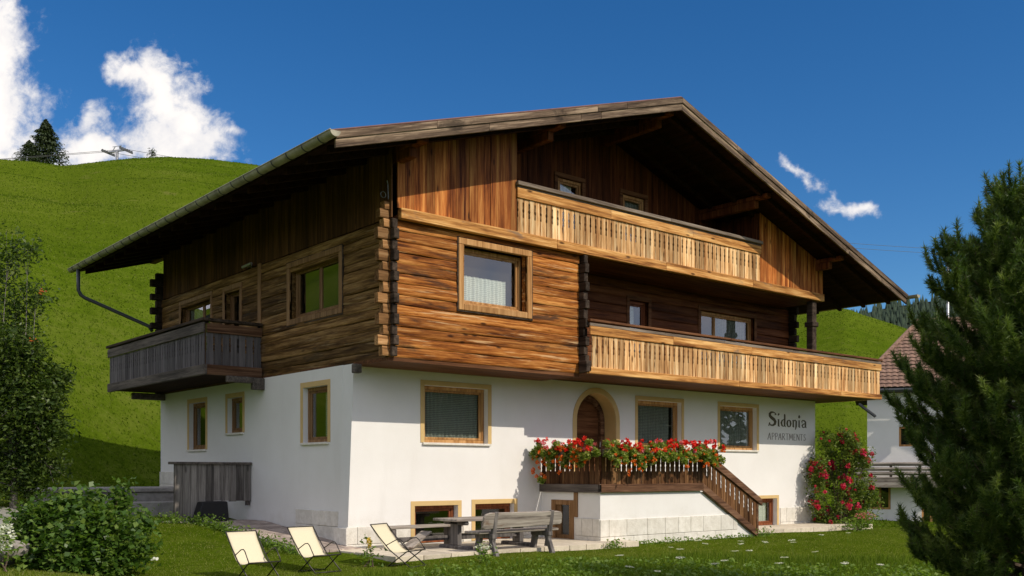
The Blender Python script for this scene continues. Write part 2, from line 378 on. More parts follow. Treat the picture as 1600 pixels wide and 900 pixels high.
# foliage
M['grassblade'] = leafmat('grass_blade', [(.06, .105, .008), (.10, .17, .012), (.145, .225, .02), (.20, .25, .045)], 0.45, 0.7, 0.12)
M['lawnblade'] = leafmat('lawn_blade', [(.12, .155, .016), (.175, .215, .026), (.225, .26, .05), (.31, .31, .12)], 0.45, 0.7, 0.12)
M['hillblade'] = leafmat('hill_blade', [(.058, .108, .006), (.082, .138, .009), (.11, .165, .014), (.18, .21, .05)], 0.4, 0.9, 0.03)
M['weedleaf'] = leafmat('weed_leaf', [(.09, .17, .022), (.15, .25, .036), (.24, .34, .075)], 0.45, 0.45)
M['pineleaf'] = leafmat('pine_needle', [(.03, .062, .016), (.07, .125, .028), (.13, .195, .04), (.27, .33, .09)], 0.4, 0.45, attr='tint')
M['spruceleaf'] = leafmat('spruce_needle', [(.03, .048, .022), (.05, .075, .032), (.08, .105, .045)], 0.2, 0.6)
M['rowanleaf'] = leafmat('rowan_leaf', [(.028, .058, .013), (.055, .10, .021), (.095, .15, .032), (.15, .21, .05)], 0.42, 0.4)
M['shrubleaf'] = leafmat('shrub_leaf', [(.035, .08, .014), (.065, .14, .022), (.11, .20, .035), (.17, .25, .05)], 0.4, 0.4)
M['roseleaf'] = leafmat('rose_leaf', [(.06, .11, .018), (.12, .19, .03), (.19, .26, .055), (.26, .29, .08)], 0.42, 0.4)
M['geraniumleaf'] = leafmat('geranium_leaf', [(.08, .15, .02), (.17, .27, .04), (.30, .38, .08), (.55, .50, .20)], 0.5, 0.45)
M['berry'] = plain('orange_berry', (.50, .13, .03), 0.4, noise=0.2)
M['red'] = leafmat('red_petal', [(.62, .010, .008), (.80, .025, .014), (.85, .05, .03)], 0.25)
M['scarlet'] = leafmat('scarlet_petal', [(.72, .09, .012), (.85, .16, .02), (.85, .27, .03)], 0.3)
M['pink'] = leafmat('pink_petal', [(.72, .16, .22), (.80, .25, .30), (.82, .16, .16)], 0.3)
M['crimson'] = leafmat('crimson_petal', [(.45, .008, .04), (.62, .02, .075), (.72, .09, .15)], 0.35)
M['whitepetal'] = leafmat('white_petal', [(.68, .70, .60), (.8, .8, .74)], 0.3)
M['yellowpetal'] = leafmat('yellow_petal', [(.75, .5, .06), (.8, .62, .12)], 0.3)

# ------------------------------------------------------------------ terrain
CTRL = np.array([  # x, y, z : levels read off the plot
    (-3.8, -3.3, -.22), (-2.9, -3.8, -.24), (-1.0, -3.5, -.2), (-.3, -.3, -.12), (-.2, 1.8, .0), (-.3, 3.8, .24), (-1.5, 4.4, .3), (-2.2, 5.4, .42), (-3, 9, .75),
    (-.3, 11.1, 1.05), (-6, 8, .85), (-10, 0, .4), (-8, -4, .12), (5, -3, -.2), (9, -3, -.2), (2, -2, -.14), (12, -3, -.2), (16, -3, -.26), (20, -3, -.3), (24, 0, -.6),
    (3, -5, -.24), (8, -6, -.28), (-2, -6, -.3), (5, -9, -.38), (12, -9, -.42), (-6, -8, -.25), (0, -12, -.4), (-10.8, -18.3, -.35), (-14, -8, .1),
    (8, 14, 1.5), (17, 12, .9), (20, 6, .1), (26, 8, -.9), (32, 2, -1.0), (30, 14, -.9), (-4, 14, 1.35), (-9, 13, 1.35), (4, 5, .2), (12, 5, .2), (-15, 10, 1.2), (22, -10, -.5)])
EL_PX = np.array([-6000, -1500, -300, -50, 0, 50, 100, 150, 200, 255, 330, 400, 600, 800, 1000, 1190, 1243, 1270, 1320, 1347, 1400, 1500, 1700, 3000, 9000])
EL_Y = np.array([400, 330, 262, 251, 249, 251, 258, 252, 247, 245, 249, 257, 300, 360, 430, 484, 492, 488, 481, 491, 508, 540, 590, 640, 640])
EL_TH = np.arctan((EL_PX - 800) / F); EL_E = (HY - EL_Y) / F
EL_TH = np.concatenate([[-math.pi, -1.95, -1.4, -1.15], EL_TH[1:], [1.9, math.pi]]); EL_E = np.concatenate([[.05, .5, 1.0, .62], EL_E[1:], [.04, .05]])
def hill_params(th):
    R0 = np.interp(th, [-3.2, -1.2, -.5, -.2, .2, .45, .8, 3.2], [60, 34, 28.5, 45, 60, 66, 90, 120])
    Rc = np.interp(th, [-3.2, -1.2, -.5, -.2, .2, .36, .8, 3.2], [300, 220, 205, 205, 190, 170, 190, 320])
    return R0, Rc
def hill_shape(s):
    g = np.where(s < 1, s * (1.27 - .27 * s), 1 - .25 * (s - 1) - .35 * (s - 1) ** 2)
    sm = np.clip(s / .06, 0, 1)
    return np.where(s <= 0, 0, np.maximum(g, -.3) * (sm * sm * (3 - 2 * sm)))
_th = np.linspace(-math.pi, math.pi, 1441)
def _scales():
    R0, Rc = hill_params(_th); e = np.interp(_th, EL_TH, EL_E); out = np.zeros_like(_th)
    s = np.linspace(.1, 1.3, 120)
    for i in range(len(_th)):
        r = R0[i] + s * (Rc[i] - R0[i]); g = hill_shape(s); c = max(math.cos(_th[i]), .35)
        # H so that max((zb + H g - cz) / (r c)) == e
        zb = 0.6 if _th[i] < .25 else -.4
        out[i] = np.min((e[i] * r * c + CAMZ - zb) / np.maximum(g, 1e-3))
    k = np.ones(5) / 5
    return out
_H = _scales()
def base_z(x, y):
    x = np.asarray(x, float); y = np.asarray(y, float)
    num = np.zeros_like(x); den = np.zeros_like(x)
    for cx, cy, cz in CTRL:
        d2 = (x - cx) ** 2 + (y - cy) ** 2 + .35
        wgt = d2 ** -1.6; num += wgt * cz; den += wgt
    return num / den
def und(x, y):
    return (np.sin(x * .11 + 1.3) * np.sin(y * .13 + .4) * .6 + np.sin(x * .23 + y * .17) * .35 + np.sin(x * .051 - y * .043 + 2) * .9)
def ground(x, y):
    x = np.asarray(x, float); y = np.asarray(y, float)
    dx, dy = x - CAMX, y - CAMY
    d = dx * VX + dy * VY; s = dx * RX + dy * RY
    rr = np.hypot(dx, dy); th = np.arctan2(s, d)
    R0, Rc = hill_params(th); H = np.interp(th, _th, _H)
    sp = (rr - R0) / (Rc - R0)
    zb = base_z(x, y); far = np.clip((rr - 35) / 25, 0, 1)
    zb = zb * (1 - far) + np.where(th < .25, .6, -.4) * far
    amp = np.clip((rr - R0) / 40, 0, 1) * np.clip((1.0 - sp) * 2.2, 0, 1)
    return zb + H * hill_shape(sp) + und(x, y) * amp
def gz(x, y): return float(ground(np.array([x]), np.array([y]))[0])

m, t, bs = new_mat('meadow_ground'); M['ground'] = m
tc = t.new('ShaderNodeTexCoord'); P = tc.outputs['Object']
n1 = t.noise(P, 0.05, 5, 0.6, 0.3); n2 = t.noise(P, 0.9, 6, 0.65, 0.3); n3 = t.noise(P, 6.0, 5, 0.7, 0.2)
vv = t.math('ADD', t.math('MULTIPLY', n1, .4), t.math('ADD', t.math('MULTIPLY', n2, .35), t.math('MULTIPLY', n3, .25)))
c = t.ramp(vv, [(0.38, (.046, .085, .005)), (0.5, (.080, .130, .008)), (0.62, (.135, .172, .025))])
mow = t.smooth(t.noise(t.vmath('MULTIPLY', P, (1.0, .45, 1.0)).outputs[0], 0.028, 4, 0.55, 0.8), 0.42, 0.6)
c = t.mix(t.math('MULTIPLY', mow, 0.45), c, (.112, .152, .015))
dry = t.smooth(t.noise(P, 0.35, 5, 0.6, 0.5), 0.6, 0.75)
c = t.mix(t.math('MULTIPLY', dry, 0.35), c, (.22, .19, .07))
t.link(c, bs.inputs['Base Color']); bs.inputs['Roughness'].default_value = 1.0; bs.inputs['Specular IOR Level'].default_value = 0.0
bp = t.new('ShaderNodeBump'); bp.inputs['Strength'].default_value = 1.0; bp.inputs['Distance'].default_value = 0.25
t.link(t.math('ADD', n2, t.math('MULTIPLY', n3, 0.7)), bp.inputs['Height']); t.link(bp.outputs[0], bs.inputs['Normal'])

def make_terrain():
    th = np.unique(np.concatenate([np.linspace(-math.pi, -.8, 70), np.linspace(-.8, .62, 420), np.linspace(.62, math.pi, 70)]))
    rs = np.concatenate([[0], np.linspace(2, 12, 8), np.linspace(12.5, 45, 110), 45 * (340 / 45) ** np.linspace(.02, 1, 130), [420, 700, 1500, 3500, 6500]])
    T, RR = np.meshgrid(th, rs)
    X = CAMX + RR * (np.cos(T) * VX + np.sin(T) * RX); Y = CAMY + RR * (np.cos(T) * VY + np.sin(T) * RY)
    Z = ground(X.ravel(), Y.ravel()).reshape(X.shape)
    Zf = np.interp(RR[:, 0], [340, 420, 700], [0, 1, 1])[:, None]
    Z = Z * (1 - Zf) + Zf * np.minimum(Z, -12)
    nr, nc = X.shape
    idx = np.arange(nr * nc).reshape(nr, nc)
    q = np.stack([idx[:-1, :-1], idx[:-1, 1:], idx[1:, 1:], idx[1:, :-1]], -1).reshape(-1, 4)
    o = np_obj('meadow', np.stack([X, Y, Z], -1).reshape(-1, 3), q[:, ::-1], M['ground'], smooth=True)
    tag(o, 'green alpine meadow rising into a round grassy hill behind the houses', 'ground', kind='structure')
make_terrain()

# ------------------------------------------------------------------ the chalet
H = empty('chalet', (0, 0, 0))
tag(H, 'large alpine chalet with white ground floor, log upper storeys and wide gable roof', 'house')
YF, XS = -1.38, 0.10          # log planes (front, side)
YG = -1.50                    # gable plane
YV = -2.65                    # verge plane
XL_E, ZL_E, XA, ZA, XR_E, ZR_E = -1.83, 7.70, 7.63, 10.60, 18.27, 7.09
def roof_z(x): return ZL_E + (x - XL_E) * (ZA - ZL_E) / (XA - XL_E) if x < XA else ZA + (x - XA) * (ZR_E - ZA) / (XR_E - XA)

def Pf(plane, axis):
    if axis == 'x': return lambda u, d, z: (u, plane + d, z)          # wall facing -Y
    return lambda u, d, z: (plane + d, u, z)                          # wall facing -X
def gbox(mb, P, u0, u1, d0, d1, z0, z1): mb.box(P(u0, d0, z0), P(u1, d1, z1))

def holed_wall(mb, P, u0, u1, z0, z1, holes, depth=.26):
    us = sorted({u0, u1, *[h[0] for h in holes], *[h[1] for h in holes]}); zs = sorted({z0, z1, *[h[2] for h in holes], *[h[3] for h in holes]})
    for a, b in zip(us, us[1:]):
        for c, d in zip(zs, zs[1:]):
            cu_, cz_ = (a + b) / 2, (c + d) / 2
            if any(h[0] < cu_ < h[1] and h[2] < cz_ < h[3] for h in holes): continue
            mb.add([P(a, 0, c), P(b, 0, c), P(b, 0, d), P(a, 0, d)], [(0, 1, 2, 3)])
    for a, b, c, d in [h for h in holes if len(h) == 4]:
        for p, q in (((a, c), (b, c)), ((b, c), (b, d)), ((b, d), (a, d)), ((a, d), (a, c))):
            mb.add([P(p[0], 0, p[1]), P(q[0], 0, q[1]), P(q[0], depth, q[1]), P(p[0], depth, p[1])], [(0, 1, 2, 3)])

def ring(mb, P, u0, u1, z0, z1, w, d0, d1, wb=None):
    wb = w if wb is None else wb
    gbox(mb, P, u0, u1, d0, d1, z1 - w, z1); gbox(mb, P, u0, u1, d0, d1, z0, z0 + wb)
    gbox(mb, P, u0, u0 + w, d0, d1, z0 + wb, z1 - w); gbox(mb, P, u1 - w, u1, d0, d1, z0 + wb, z1 - w)

def curtain_sheet(P, u0, u1, z0, z1, d, mat, parent, wave=.11, amp=.022):
    n = max(8, int((u1 - u0) / .02)); us = np.linspace(u0, u1, n + 1)
    dd = [d + amp * math.sin(2 * math.pi * u / wave) + .5 * amp * math.sin(2 * math.pi * u / (wave * 2.7) + 1) for u in us]
    mb = MB()
    vs = [P(u, k, z0) for u, k in zip(us, dd)] + [P(u, k, z1) for u, k in zip(us, dd)]
    mb.add(vs, [(i, i + 1, i + n + 2, i + n + 1) for i in range(n)])
    return mb.build('curtain', mat, parent, smooth=True, fixn=False)

def window(plane, axis, u0, u1, z0, z1, tw=.11, trim='ochre', frame='frame', name='window', depth=.14, mull=(), curtain=('sheer', 0, 1, 0, 1), sill=True, proud=.012, tbottom=False, label=None, trim_th=.0, transom=None):
    """u0..z1 is the wall opening; the painted or wooden surround sits around it"""
    P = Pf(plane, axis); mb = MB()
    a, b, c, d = u0 - tw, u1 + tw, (z0 - tw if tbottom else z0), z1 + tw
    gbox(mb, P, a, b, -proud, trim_th, z1, d)
    gbox(mb, P, a, u0, -proud, trim_th, c, z1); gbox(mb, P, u1, b, -proud, trim_th, c, z1)
    if tbottom: gbox(mb, P, u0, u1, -proud, trim_th, c, z0)
    root = mb.build(name, M[trim], H, bevel=.004 if trim == 'ochre' else .012)
    if label: root['label'] = label
    if tbottom:
        om = MB(); ring(om, P, a - .028, b + .028, c - .03, d + .02, .027, -proud * .55, trim_th); om.build('outer_edge', M['log_end'], root)
    e = .003
    fm = MB(); ring(fm, P, u0 + e, u1 - e, z0 + e, z1 - e, .075, depth, depth + .09)
    us = [u0 + .078] + [u0 + (u1 - u0) * k for k in mull] + [u1 - .078]
    for k, (p, q) in enumerate(zip(us, us[1:])):
        ring(fm, P, p + .004, q - .004, z0 + .08, z1 - .08, .055, depth + .02, depth + .075)
    if transom: gbox(fm, P, u0 + .08, u1 - .08, depth + .015, depth + .08, transom - .035, transom + .035)
    fm.build('frame', M[frame], root, bevel=.006)
    pm = MB(); gbox(pm, P, u0 + .09, u1 - .09, depth + .045, depth + .051, z0 + .09, z1 - .09)
    pm.build('pane', M['glass'], root)
    if sill:
        sm = MB(); gbox(sm, P, u0 - .06, u1 + .06, -.06, depth - .003, z0 - .05, z0 + .002)
        sm.build('sill', M['stone' if trim == 'ochre' else trim], root, bevel=.006)
    if curtain:
        mt, f0, f1, g0, g1 = curtain; W_, Hh = u1 - u0 - .18, z1 - z0 - .18
        curtain_sheet(P, u0 + .09 + W_ * f0, u0 + .09 + W_ * f1, z0 + .09 + Hh * g0, z0 + .09 + Hh * g1, depth + .11, M[mt], root)
    return root

# --- masonry storey
front_open = [(1.92, 3.75, 2.2, 3.5), (6.66, 8.10, 1.22, 3.6, 'arch'), (8.95, 10.75, 2.2, 3.5), (12.48, 14.26, 2.2, 3.5),
              (1.66, 2.86, -.08, .77), (3.37, 4.56, -.08, .78), (14.2, 15.3, -.12, .72)]
side_open = [(1.06, 2.20, 2.2, 3.47), (5.42, 6.34, 2.55, 3.47), (7.76, 8.92, 2.16, 3.47)]
mb = MB()
PF = Pf(0, 'x'); PS = Pf(.06, 'y')
holed_wall(mb, PF, .42, 17.4, -.8, 3.85, front_open)
holed_wall(mb, PS, .42, 11.1, -.8, 3.85, side_open)
mb.add([(17.4, 0, -.8), (17.4, 11.1, -.8), (17.4, 11.1, 3.85), (17.4, 0, 3.85)], [(0, 1, 2, 3)])
mb.add([(.06, 11.1, -.8), (17.4, 11.1, -.8), (17.4, 11.1, 3.85), (.06, 11.1, 3.85)], [(0, 3, 2, 1)])
# battered corner pier
mb.add([(-.10, 0, -.8), (.42, 0, -.8), (.42, 0, 3.85), (.09, 0, 3.85), (-.10, .42, -.8), (.06, .42, -.8), (.06, .42, 3.85), (.09, .40, 3.85)],
       [(0, 1, 2, 3), (0, 3, 7, 4), (4, 7, 6, 5)])
# arch spandrel of the house door
ca, ra, za = 7.38, .72, 2.88
pts = [(6.66, 0, 3.6)] + [(ca - ra * math.cos(R(180 * k / 20)), 0, za + ra * math.sin(R(180 * k / 20))) for k in range(21)] + [(8.10, 0, 3.6)]
for k in range(1, 21):
    p, q = pts[k], pts[k + 1]
    mb.add([p, q, (q[0], 0, 3.6), (p[0], 0, 3.6)], [(0, 1, 2, 3)])
mb.build('masonry_wall', M['white'], H, fixn=False)
mb = MB(); mb.box((.75, .7, -.6), (17.0, 10.6, 3.7)); mb.build('dark_room_box', M['dark'], H)  # near-black box standing in for the darkness of the rooms behind the panes

cur = ('sheer', 0, 1, 0, 1)
window(0, 'x', *front_open[0], mull=(), curtain=cur, label='wide ground floor window left of the arched door')
window(0, 'x', *front_open[2], mull=(), curtain=('sheer', 0, .9, 0, 1), label='ground floor window with pale curtain right of the arched door')
window(0, 'x', *front_open[3], mull=(), curtain=cur, label='ground floor window beside the painted house name')
window(0, 'x', *front_open[4], frame='frame_red', curtain=None, sill=False, tw=.11, label='red framed basement window behind the left bench')
window(0, 'x', *front_open[5], frame='frame_red', curtain=None, sill=False, tw=.11, label='red framed basement window behind the bench with backrest')
window(0, 'x', *front_open[6], frame='frame_red', curtain=('lace', .2, .8, .0, 1), sill=False, tw=.1, label='basement door window at the foot of the stairs')
for k, h in enumerate(side_open):
    window(.06, 'y', *h, frame='frame_dark', depth=.12, curtain=('sheer', 0, .45, 0, 1), tw=.12, label=['tall side window next to the house corner', 'small side window under the grey balcony', 'side window nearest the back of the house'][k])
# arched door
mb = MB()
n = 20
def arch(cx, r, zc, zb, k): a = R(180 * k / n); return (cx - r * math.cos(a), zc + r * math.sin(a))
for r0, r1, y0, y1 in ((.722, .86, -.014, -.001),):
    p0 = [(ca - r0, 1.25)] + [arch(ca, r0, za, 0, k) for k in range(n + 1)] + [(ca + r0, 1.25)]
    p1 = [(ca - r1, 1.25)] + [arch(ca, r1, za, 0, k) for k in range(n + 1)] + [(ca + r1, 1.25)]
    for k in range(len(p0) - 1):
        q = [p0[k], p0[k + 1], p1[k + 1], p1[k]]
        mb.prism([(x, y0, z) for x, z in q], (0, y1 - y0, 0))
door = mb.build('arched_door', M['ochre'], H)
mb = MB()
mb.prism([(x, .5, z) for x, z in [(ca - .719, 1.22)] + [arch(ca, .719, za, 0, k) for k in range(n + 1)] + [(ca + .719, 1.22)]], (0, .05, 0))
mb.build('door_leaf', M['soffit'], door)
mb = MB()
p0 = [(ca - .56, 1.24)] + [arch(ca, .56, za, 0, k) for k in range(n + 1)] + [(ca + .56, 1.24)]
p1 = [(ca - .70, 1.24)] + [arch(ca, .70, za, 0, k) for k in range(n + 1)] + [(ca + .70, 1.24)]
for k in range(len(p0) - 1):
    mb.prism([(x, .40, z) for x, z in (p0[k], p0[k + 1], p1[k + 1], p1[k])], (0, .095, 0))
mb.build('door_frame', M['stair_beam'], door)
mb = MB()   # plaster soffit of the arch
ps = [(ca - .72, 1.22)] + [arch(ca, .72, za, 0, k) for k in range(n + 1)] + [(ca + .72, 1.22)]
for k in range(len(ps) - 1):
    (x0, z0), (x1, z1) = ps[k], ps[k + 1]
    mb.add([(x0, 0, z0), (x1, 0, z1), (x1, .6, z1), (x0, .6, z0)], [(0, 1, 2, 3)])
mb.build('reveal', M['ochre'], door, fixn=False)
mb = MB(); mb.tube([(7.86, .36, 2.2), (7.86, .34, 2.34)], .018); mb.build('handle', M['steel'], door)

# stone plinth
mb = MB()
def blocks(P, u0, u1, z0, z1, rows, bl, d=.03, skip=()):
    hgt = (z1 - z0) / rows
    for r in range(rows):
        u = u0
        k = 0
        while u < u1 - .02:
            l = bl * random.uniform(.75, 1.25) * (.55 if (r % 2 and k == 0) else 1)
            v = min(u1, u + l)
            if u1 - v < .18: v = u1
            gbox(mb, P, u + .004, v - .004, -d, -.001, z0 + r * hgt + .004, z0 + (r + 1) * hgt - .004)
            u = v; k += 1
P0 = Pf(0, 'x')
mb = MB(); blocks(P0, -.10, 1.52, -.4, .36, 2, .62); mb.build('stone_plinth', M['stone'], H, bevel=.008)
mb = MB(); blocks(P0, 3.0, 3.22, -.4, .36, 2, .62); mb.build('stone_plinth', M['stone'], H, bevel=.008); mb = MB(); blocks(P0, 4.72, 5.40, -.4, .36, 2, .62); mb.build('stone_plinth', M['stone'], H, bevel=.008)
mb = MB(); blocks(P0, 15.45, 17.4, -.5, .42, 2, .7); mb.build('stone_plinth', M['stone'], H, bevel=.008)
mb = MB(); blocks(Pf(-.06, 'y'), -.03, .50, -.4, .34, 2, .6, d=.05); mb.build('stone_plinth', M['stone'], H, bevel=.008)
mb = MB(); blocks(Pf(.06, 'y'), .56, 2.5, -.35, .68, 3, .62, d=.04); mb.build('stone_plinth', M['stone'], H, bevel=.008)
mb = MB(); blocks(Pf(.06, 'y'), 9.9, 11.1, .8, 1.55, 2, .6, d=.04); mb.build('stone_plinth', M['stone'], H, bevel=.008)

# painted name on the wall
def strokes(name, mat, defs, x0, z0, sc, y, bold=1.0, zs=.14):
    mb = MB(); k = 0
    for ox, polys in defs:
        for pl in polys:
            pts = [(p[0], p[1]) for p in pl]; wd = [p[2] * bold for p in pl]
            yy = y - .0006 * (k % 5); k += 1
            L, Rr = [], []
            for i, (x, z) in enumerate(pts):
                a = pts[max(0, i - 1)]; b = pts[min(len(pts) - 1, i + 1)]
                dx, dz_ = b[0] - a[0], b[1] - a[1]; ln = math.hypot(dx, dz_) or 1
                nx, nz = -dz_ / ln, dx / ln
                L.append((x + nx * wd[i] / 2, z + nz * wd[i] / 2)); Rr.append((x - nx * wd[i] / 2, z - nz * wd[i] / 2))
            for i in range(len(pts) - 1):
                q = [L[i], L[i + 1], Rr[i + 1], Rr[i]]
                mb.add([(x0 + (ox + u) * sc, yy, z0 + v * zs) for u, v in q], [(0, 1, 2, 3)])
    return mb.build(name, mat, H, fixn=False)
def arcp(cx, cy, rx, ry, a0, a1, w0, w1, n=9):
    return [(cx + rx * math.cos(R(a0 + (a1 - a0) * i / n)), cy + ry * math.sin(R(a0 + (a1 - a0) * i / n)), w0 + (w1 - w0) * i / n) for i in range(n + 1)]
Sd = [
 (0.0, [[(1.72, 2.62, .42), (1.5, 3.12, .16), (1.05, 3.2, .3), (.62, 3.15, .4), (.32, 2.8, .5), (.35, 2.35, .56), (.75, 1.95, .62), (1.35, 1.55, .62), (1.62, 1.1, .58), (1.5, .6, .5), (1.05, .28, .36), (.55, .3, .3), (.2, .75, .3), (.0, .1, .1)],
        [(.08, .12, .2), (.3, .9, .22)]]),
 (2.15, [[(-.05, 1.6, .1), (.25, 1.72, .3), (.25, .2, .36), (.5, .05, .12)], [(.12, 2.55, .2), (.32, 2.85, .36), (.3, 3.05, .2)]]),
 (2.95, [[(.92, 2.95, .22), (.95, 2.6, .36), (.92, .25, .36), (1.2, .05, .12)], arcp(.55, .88, .46, .78, 75, 285, .12, .12, 6)[:1] + [(.35, 1.5, .3), (.14, .95, .36), (.3, .35, .34), (.6, .12, .16), (.9, .4, .14)], [(.3, 1.5, .2), (.7, 1.68, .2), (.92, 1.5, .16)]]),
 (4.35, [arcp(.58, .86, .48, .78, 90, 270, .16, .16, 4)[:1] + [(.3, 1.45, .3), (.14, .9, .38), (.3, .3, .34), (.6, .08, .18)], [(.6, 1.66, .18), (.92, 1.4, .34), (1.05, .85, .38), (.9, .3, .3), (.6, .08, .16)]]),
 (5.75, [[(0, 1.6, .1), (.26, 1.72, .3), (.26, .2, .36), (.5, .05, .12)], [(.3, 1.4, .14), (.75, 1.7, .26), (1.02, 1.45, .36), (1.0, .3, .36), (.85, -.3, .2), (.7, -.5, .08)]]),
 (7.25, [[(-.05, 1.6, .1), (.25, 1.72, .3), (.25, .2, .36), (.5, .05, .12)], [(.22, 2.2, .3), (.27, 2.5, .46), (.27, 2.75, .36), (.22, 2.9, .16)]]),
 (8.05, [[(.0, 1.45, .1), (.35, 1.72, .26), (.8, 1.66, .3), (1.05, 1.4, .36), (1.05, .25, .36), (1.32, .05, .12)], [(1.0, 1.0, .16), (.5, .9, .22), (.22, .55, .34), (.36, .18, .26), (.7, .12, .18), (1.0, .4, .12)], [(.15, 1.55, .22), (.22, 1.1, .14)]]),
]
strokes('name_lettering', M['paintmark'], Sd, 14.86, 2.955, .218, -.003, 1.15, .140)['label'] = 'brown blackletter name Sidonia painted on the wall'
def L(*pts, w=.16): return [(x, y, w) for x, y in pts]
caps = {
 'A': [L((-.05, 0), (.42, 2)), L((.42, 2), (.72, 0), w=.2), L((.12, .7), (.6, .72), w=.1)],
 'P': [L((.12, 0), (.12, 2)), L((.05, 1.95), (.5, 1.98), (.72, 1.6), (.55, 1.1), (.15, .95), w=.14)],
 'R': [L((.12, 0), (.12, 2)), L((.05, 1.95), (.5, 1.98), (.68, 1.6), (.5, 1.15), (.15, 1.0), w=.14), L((.3, 1.0), (.8, 0), w=.18)],
 'T': [L((.36, 0), (.36, 1.95)), L((-.05, 1.95), (.8, 1.95), w=.12)],
 'M': [L((.0, 0), (.15, 2)), L((.15, 2), (.5, .5), w=.18), L((.5, .5), (.82, 2), w=.12), L((.82, 2), (.98, 0), w=.18)],
 'E': [L((.12, 0), (.12, 2)), L((.1, 1.95), (.62, 1.95), w=.12), L((.1, 1.0), (.5, 1.0), w=.1), L((.1, .05), (.65, .05), w=.12)],
 'N': [L((.08, 0), (.08, 2), w=.13), L((.08, 2), (.78, 0), w=.2), L((.78, 0), (.78, 2), w=.13)],
 'S': [L((.62, 1.75), (.4, 1.98), (.14, 1.75), (.18, 1.3), (.5, .85), (.56, .35), (.3, .05), (.0, .3), w=.16)],
}
adv = {'A': .98, 'P': .9, 'R': .98, 'T': .92, 'M': 1.16, 'E': .84, 'N': 1.02, 'S': .8}
ox = 0; defs = []
for ch in 'APPARTMENTS': defs.append((ox, caps[ch])); ox += adv[ch]
strokes('subtitle_lettering', M['paintmark2'], defs, 14.83, 2.545, 2.06 / ox, -.003, 1.1, .105)['label'] = 'thin grey capitals APPARTMENTS painted under the name'

# --- log storey
def courses(z0, z1, n):
    h = (z1 - z0) / n; e = [z0 + i * h + (random.uniform(-.018, .018) if 0 < i < n else 0) for i in range(n + 1)]
    return list(zip(e, e[1:]))
def log_piece(mb, P, u0, u1, d0, d1, z0, z1, ch=.022):
    ln = u1 - u0; n = max(1, int(ln / .22)); j = random.uniform(-.014, .006)
    rows = []; k = 7; w1 = random.uniform(0, 6); w2 = random.uniform(0, 6); hz = z1 - z0
    for i in range(n + 1):
        u = u0 + ln * i / n
        wv = .007 * math.sin(u * 2.3 + w1) + .005 * math.sin(u * 5.9 + w2); wz = .006 * math.sin(u * 1.7 + w2) if n > 2 else 0
        q = j + wv + random.uniform(-.003, .003)
        rows.append([(d0 + q + .006, z0 + .002), (d0 + q - .004, z0 + hz * .12 + wz), (d0 + q - .002, z0 + hz * .5 + wz), (d0 + q + .006, z0 + hz * .84 + wz), (d0 + q + .019, z1 - .002), (d1, z1 - .002), (d1, z0 + .002)])
    vs = [P(u0 + ln * i / n, d, z) for i, r in enumerate(rows) for d, z in r]
    fs = [tuple(range(k)), tuple(n * k + i for i in reversed(range(k)))]
    for r in range(n):
        for i in range(k): fs.append((r * k + i, (r + 1) * k + i, (r + 1) * k + (i + 1) % k, r * k + (i + 1) % k))
    mb.add(vs, fs)
def log_wall(mb, P, u0, u1, cs, thick, openings):
    for (za_, zb_) in cs:
        zc = (za_ + zb_) / 2; segs = [(u0, u1)]
        for (a, b, c, d) in openings:
            if c < zc < d:
                segs = [s for p, q in segs for s in ((p, min(q, a)), (max(p, b), q)) if s[1] - s[0] > .02]
        for p, q in segs: log_piece(mb, P, p, q, 0, thick, za_, zb_)
CS = courses(3.88, 6.68, 13)
big_open = (1.97, 3.77, 5.15, 6.42)
mb = MB(); P = Pf(YF, 'x')
log_wall(mb, P, XS, 5.42, CS, .16, [big_open])
mb.build('front_log_wall', M['log'], H, smooth=False)
mb = MB()
for i, (a, b) in enumerate(CS):                     # cross-lapped ends reaching left beyond the corner
    e = (.26 if i % 2 else .15) + random.uniform(-.012, .012)
    log_piece(mb, P, XS - e, XS - .002, random.uniform(0, .01), .15, a + (.0 if i % 2 else .012), b - (.0 if i % 2 else .012), .018)
log_piece(mb, P, XS - .22, XS - .002, 0, .15, 6.68, 6.86)
log_piece(mb, P, XS - .12, XS - .002, 0, .15, 6.86, 7.02)
mb.build('log_end', M['log_cut'], H)['label'] = 'sunlit staggered log ends at the front corner'
for x0, x1, lab in ((XS + .002, XS + .13, 'dark weathered log ends at the front corner'), (5.425, 5.56, 'dark weathered log ends between log room and loggia')):
    mb = MB()
    for i, (a, b) in enumerate(CS):
        e = (.17 if i % 2 else .11) + random.uniform(-.01, .01)
        if x0 > 1: mb.box((x0 + random.uniform(0, .008), YF - e - .05, a + .006), (x1, YF + .15, b - .006))
        else: mb.box((x0, YF - e, a + .006), (x1, YF - .012, b - .006))
    mb.build('log_end', M['log_end'], H, bevel=.012)['label'] = lab
mb = MB(); mb.box((5.36, YF - .32, 3.90), (5.52, YF - .05, 4.16)); mb.build('post', M['log_end'], H, bevel=.012)
big_side = (.60, 2.90, 5.12, 6.34)
door_side = [(7.5, 9.6, 4.2, 6.33), (5.66, 6.58, 4.2, 6.30)]
mb = MB(); P = Pf(XS, 'y')
CSS = courses(3.82, 6.68, 13)
log_wall(mb, P, YF + .162, 11.1, CSS, .16, [big_side] + door_side)
CS2 = courses(6.68, 7.5, 4)
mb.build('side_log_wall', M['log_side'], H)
mb = MB()
for i, (a, b) in enumerate(CSS + CS2):
    e = (.32 if i % 2 else .16)
    if b > 7.6: continue
    mb.box((XS - e, 11.102, a + .006), (XS + 3, 11.26, b - .006))
    mb.box((XS + .003, 11.262, a + .05), (XS + .15, 11.26 + (.34 if i % 2 == 0 else .2), b + .03))
mb.build('log_end', M['log_end'], H, bevel=.012)['label'] = 'dark log ends at the far back corner'
